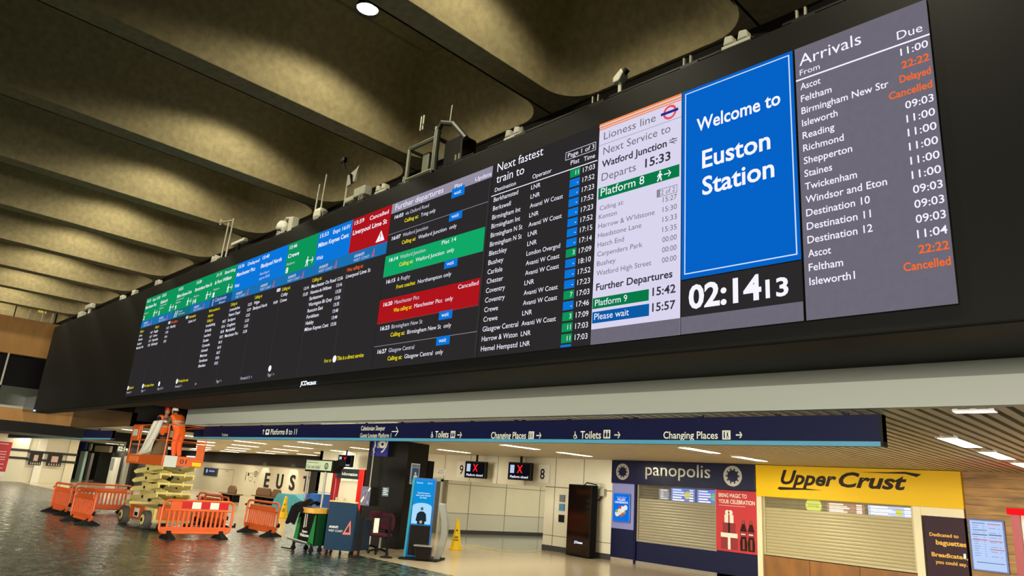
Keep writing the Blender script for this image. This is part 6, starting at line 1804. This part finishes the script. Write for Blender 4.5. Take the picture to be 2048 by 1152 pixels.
t_ = slab_at('white_totem', 'white information totem standing right of the dark doorway', 'totem', 214, 957, 236, 915, 16.0, '#dcdccf', zb=0)
m = MB(); a = AY(219, 940, 15.99); b = AY(230, 917, 15.99); m.rect(a.x, b.x, a.z, b.z, 15.985, mat('totem_grey', '#8c9496', .5)); o = m.build('grey_print', t_)
slab_at('ticket_machine', 'grey ticket machine with a coloured picture left of the lift', 'ticket machine', 238, 962, 256, 912, 16.5, '#9c9a90', zb=0)
a = AY(235, 902, 16.2); b = AY(257, 894, 16.2)
t = thing('lit_clock_sign', 'lit pale digits sign above the ticket machine', 'sign', (a.x, 16.2, a.z)); MB().box(a.x - .2, b.x + .2, 16.2, 16.3, a.z - .1, b.z + .12, mat('clock_box', '#4a4a46', .5)).build('casing', t)
MB().box(a.x - .1, a.x, 16.22, 16.28, a.z + .12, SOF, dark_metal).build('hanger', t)
m = MB(); m.text('02:14', a.x, a.z + .02, 16.195, glow('digits_pale', '#f4f0c0', 1.3), h=.3, w=b.x - a.x, bold=.02); m.build('digits', t)
slab_at('dark_partition', 'dark panel with a small blue light left of the scissor stack', 'partition', 256, 968, 275, 906, 17.0, '#15171c', zb=0)

# ------------------------------------------------------------------ balcony building beyond the board
XB = -36.0
frb = Frame((XB, 0, 0), (0, 1, 0))
struct(MB(frb).box(-14, 14, 0, .4, 5.95, 7.5, wood_tan).box(-14, 14, 0, .4, 3.2, 3.72, wood_tan).box(-14, 14, .02, .4, 3.72, 3.82, white_fascia), 'wall_balcony')
struct(MB(frb).box(-14, 14, 1.5, 1.9, 3.7, 6.0, mat('balcony_dark', '#0c0c0d', .3)).box(-14, 14, 0, 6, 2.75, 3.2, mat('balcony_under', '#14120f', .4)), 'wall_balcony_recess')
struct(MB(frb).box(-14, 14, 2.2, 2.5, 7.4, 9.6, mat('upper_dark', '#1a1714', .7)).box(-14, 14, 2.1, 2.2, 7.95, 8.45, mat('upper_grey', '#6b6656', .7)), 'wall_upper')
struct(MB(frb).box(-14, 14, 0, .05, 3.82, 4.6, mat('balustrade_glass', '#454841', .2)), 'trim_9')
for y, z0_, z1_, lb, cl in ((5.5, 3.82, 5.95, 'slim grey post at the lower balcony', grey_plastic), (5.85, 7.5, 8.2, 'pale post on the upper balcony, farthest left', grey_plastic), (6.35, 7.5, 8.4, 'pale post left of the lit upper window', grey_plastic), (6.72, 7.5, 8.4, 'pale post right of the lit upper window', grey_plastic), (6.85, 7.5, 8.6, 'darker post beside the casing end', dark_metal)):
    m = MB(frb); m.box(y - .03, y + .03, .0, .06, z0_, z1_, cl); flat('balcony_post', lb, 'post', m, (XB, y, z0_), 'balcony posts')
m = MB(frb); m.box(6.4, 6.72, 1.6, 1.66, 8.15, 8.4, glow('upper_window', '#c8a84a', .9)); flat('lit_window', 'small yellow lit window above the wooden balcony', 'window', m, (XB - 1.6, 6.5, 8.15))
a = AX(37, 602, XB)
m = MB(frb); m.box(a.y - .02, a.y + .02, .1, .14, 7.5, a.z, dark_metal); flat('lamp_post', 'thin dark post under the small white lamp of the upper balcony', 'post', m, (XB, a.y, 7.5))
m = MB(frb); m.ball((a.y + .02, .12, a.z + .05), .09, glow('small_lamp', '#fff4d0', 1.5)); flat('small_lamp', 'small white glowing lamp on the upper balcony post', 'lamp', m, (XB, a.y, a.z))
struct(MB().box(-62, -36, -14, 9.0, 8.9, 9.1, dark_edge), 'ceiling_far')
for px, py in ((8, 868), (57, 868)):
    p = AZ(px, py, SOF); o = copy_tree(tube0); o.location = (p.x, 11.0, SOF - .005); o.rotation_euler = (0, 0, math.pi / 2); o['label'] = 'strip light by the far left adverts, %s' % ('first from the edge' if px < 20 else 'second from the edge')

for o in COL.objects:
    if o.get('category') == 'security camera': o.scale = (.78, .78, .78)
    if o.get('label', '').startswith('long pale camera housing'): o.scale = (.5, .7, .6)
    if o.get('category') == 'emergency light': o.scale = (.82, .82, .82)
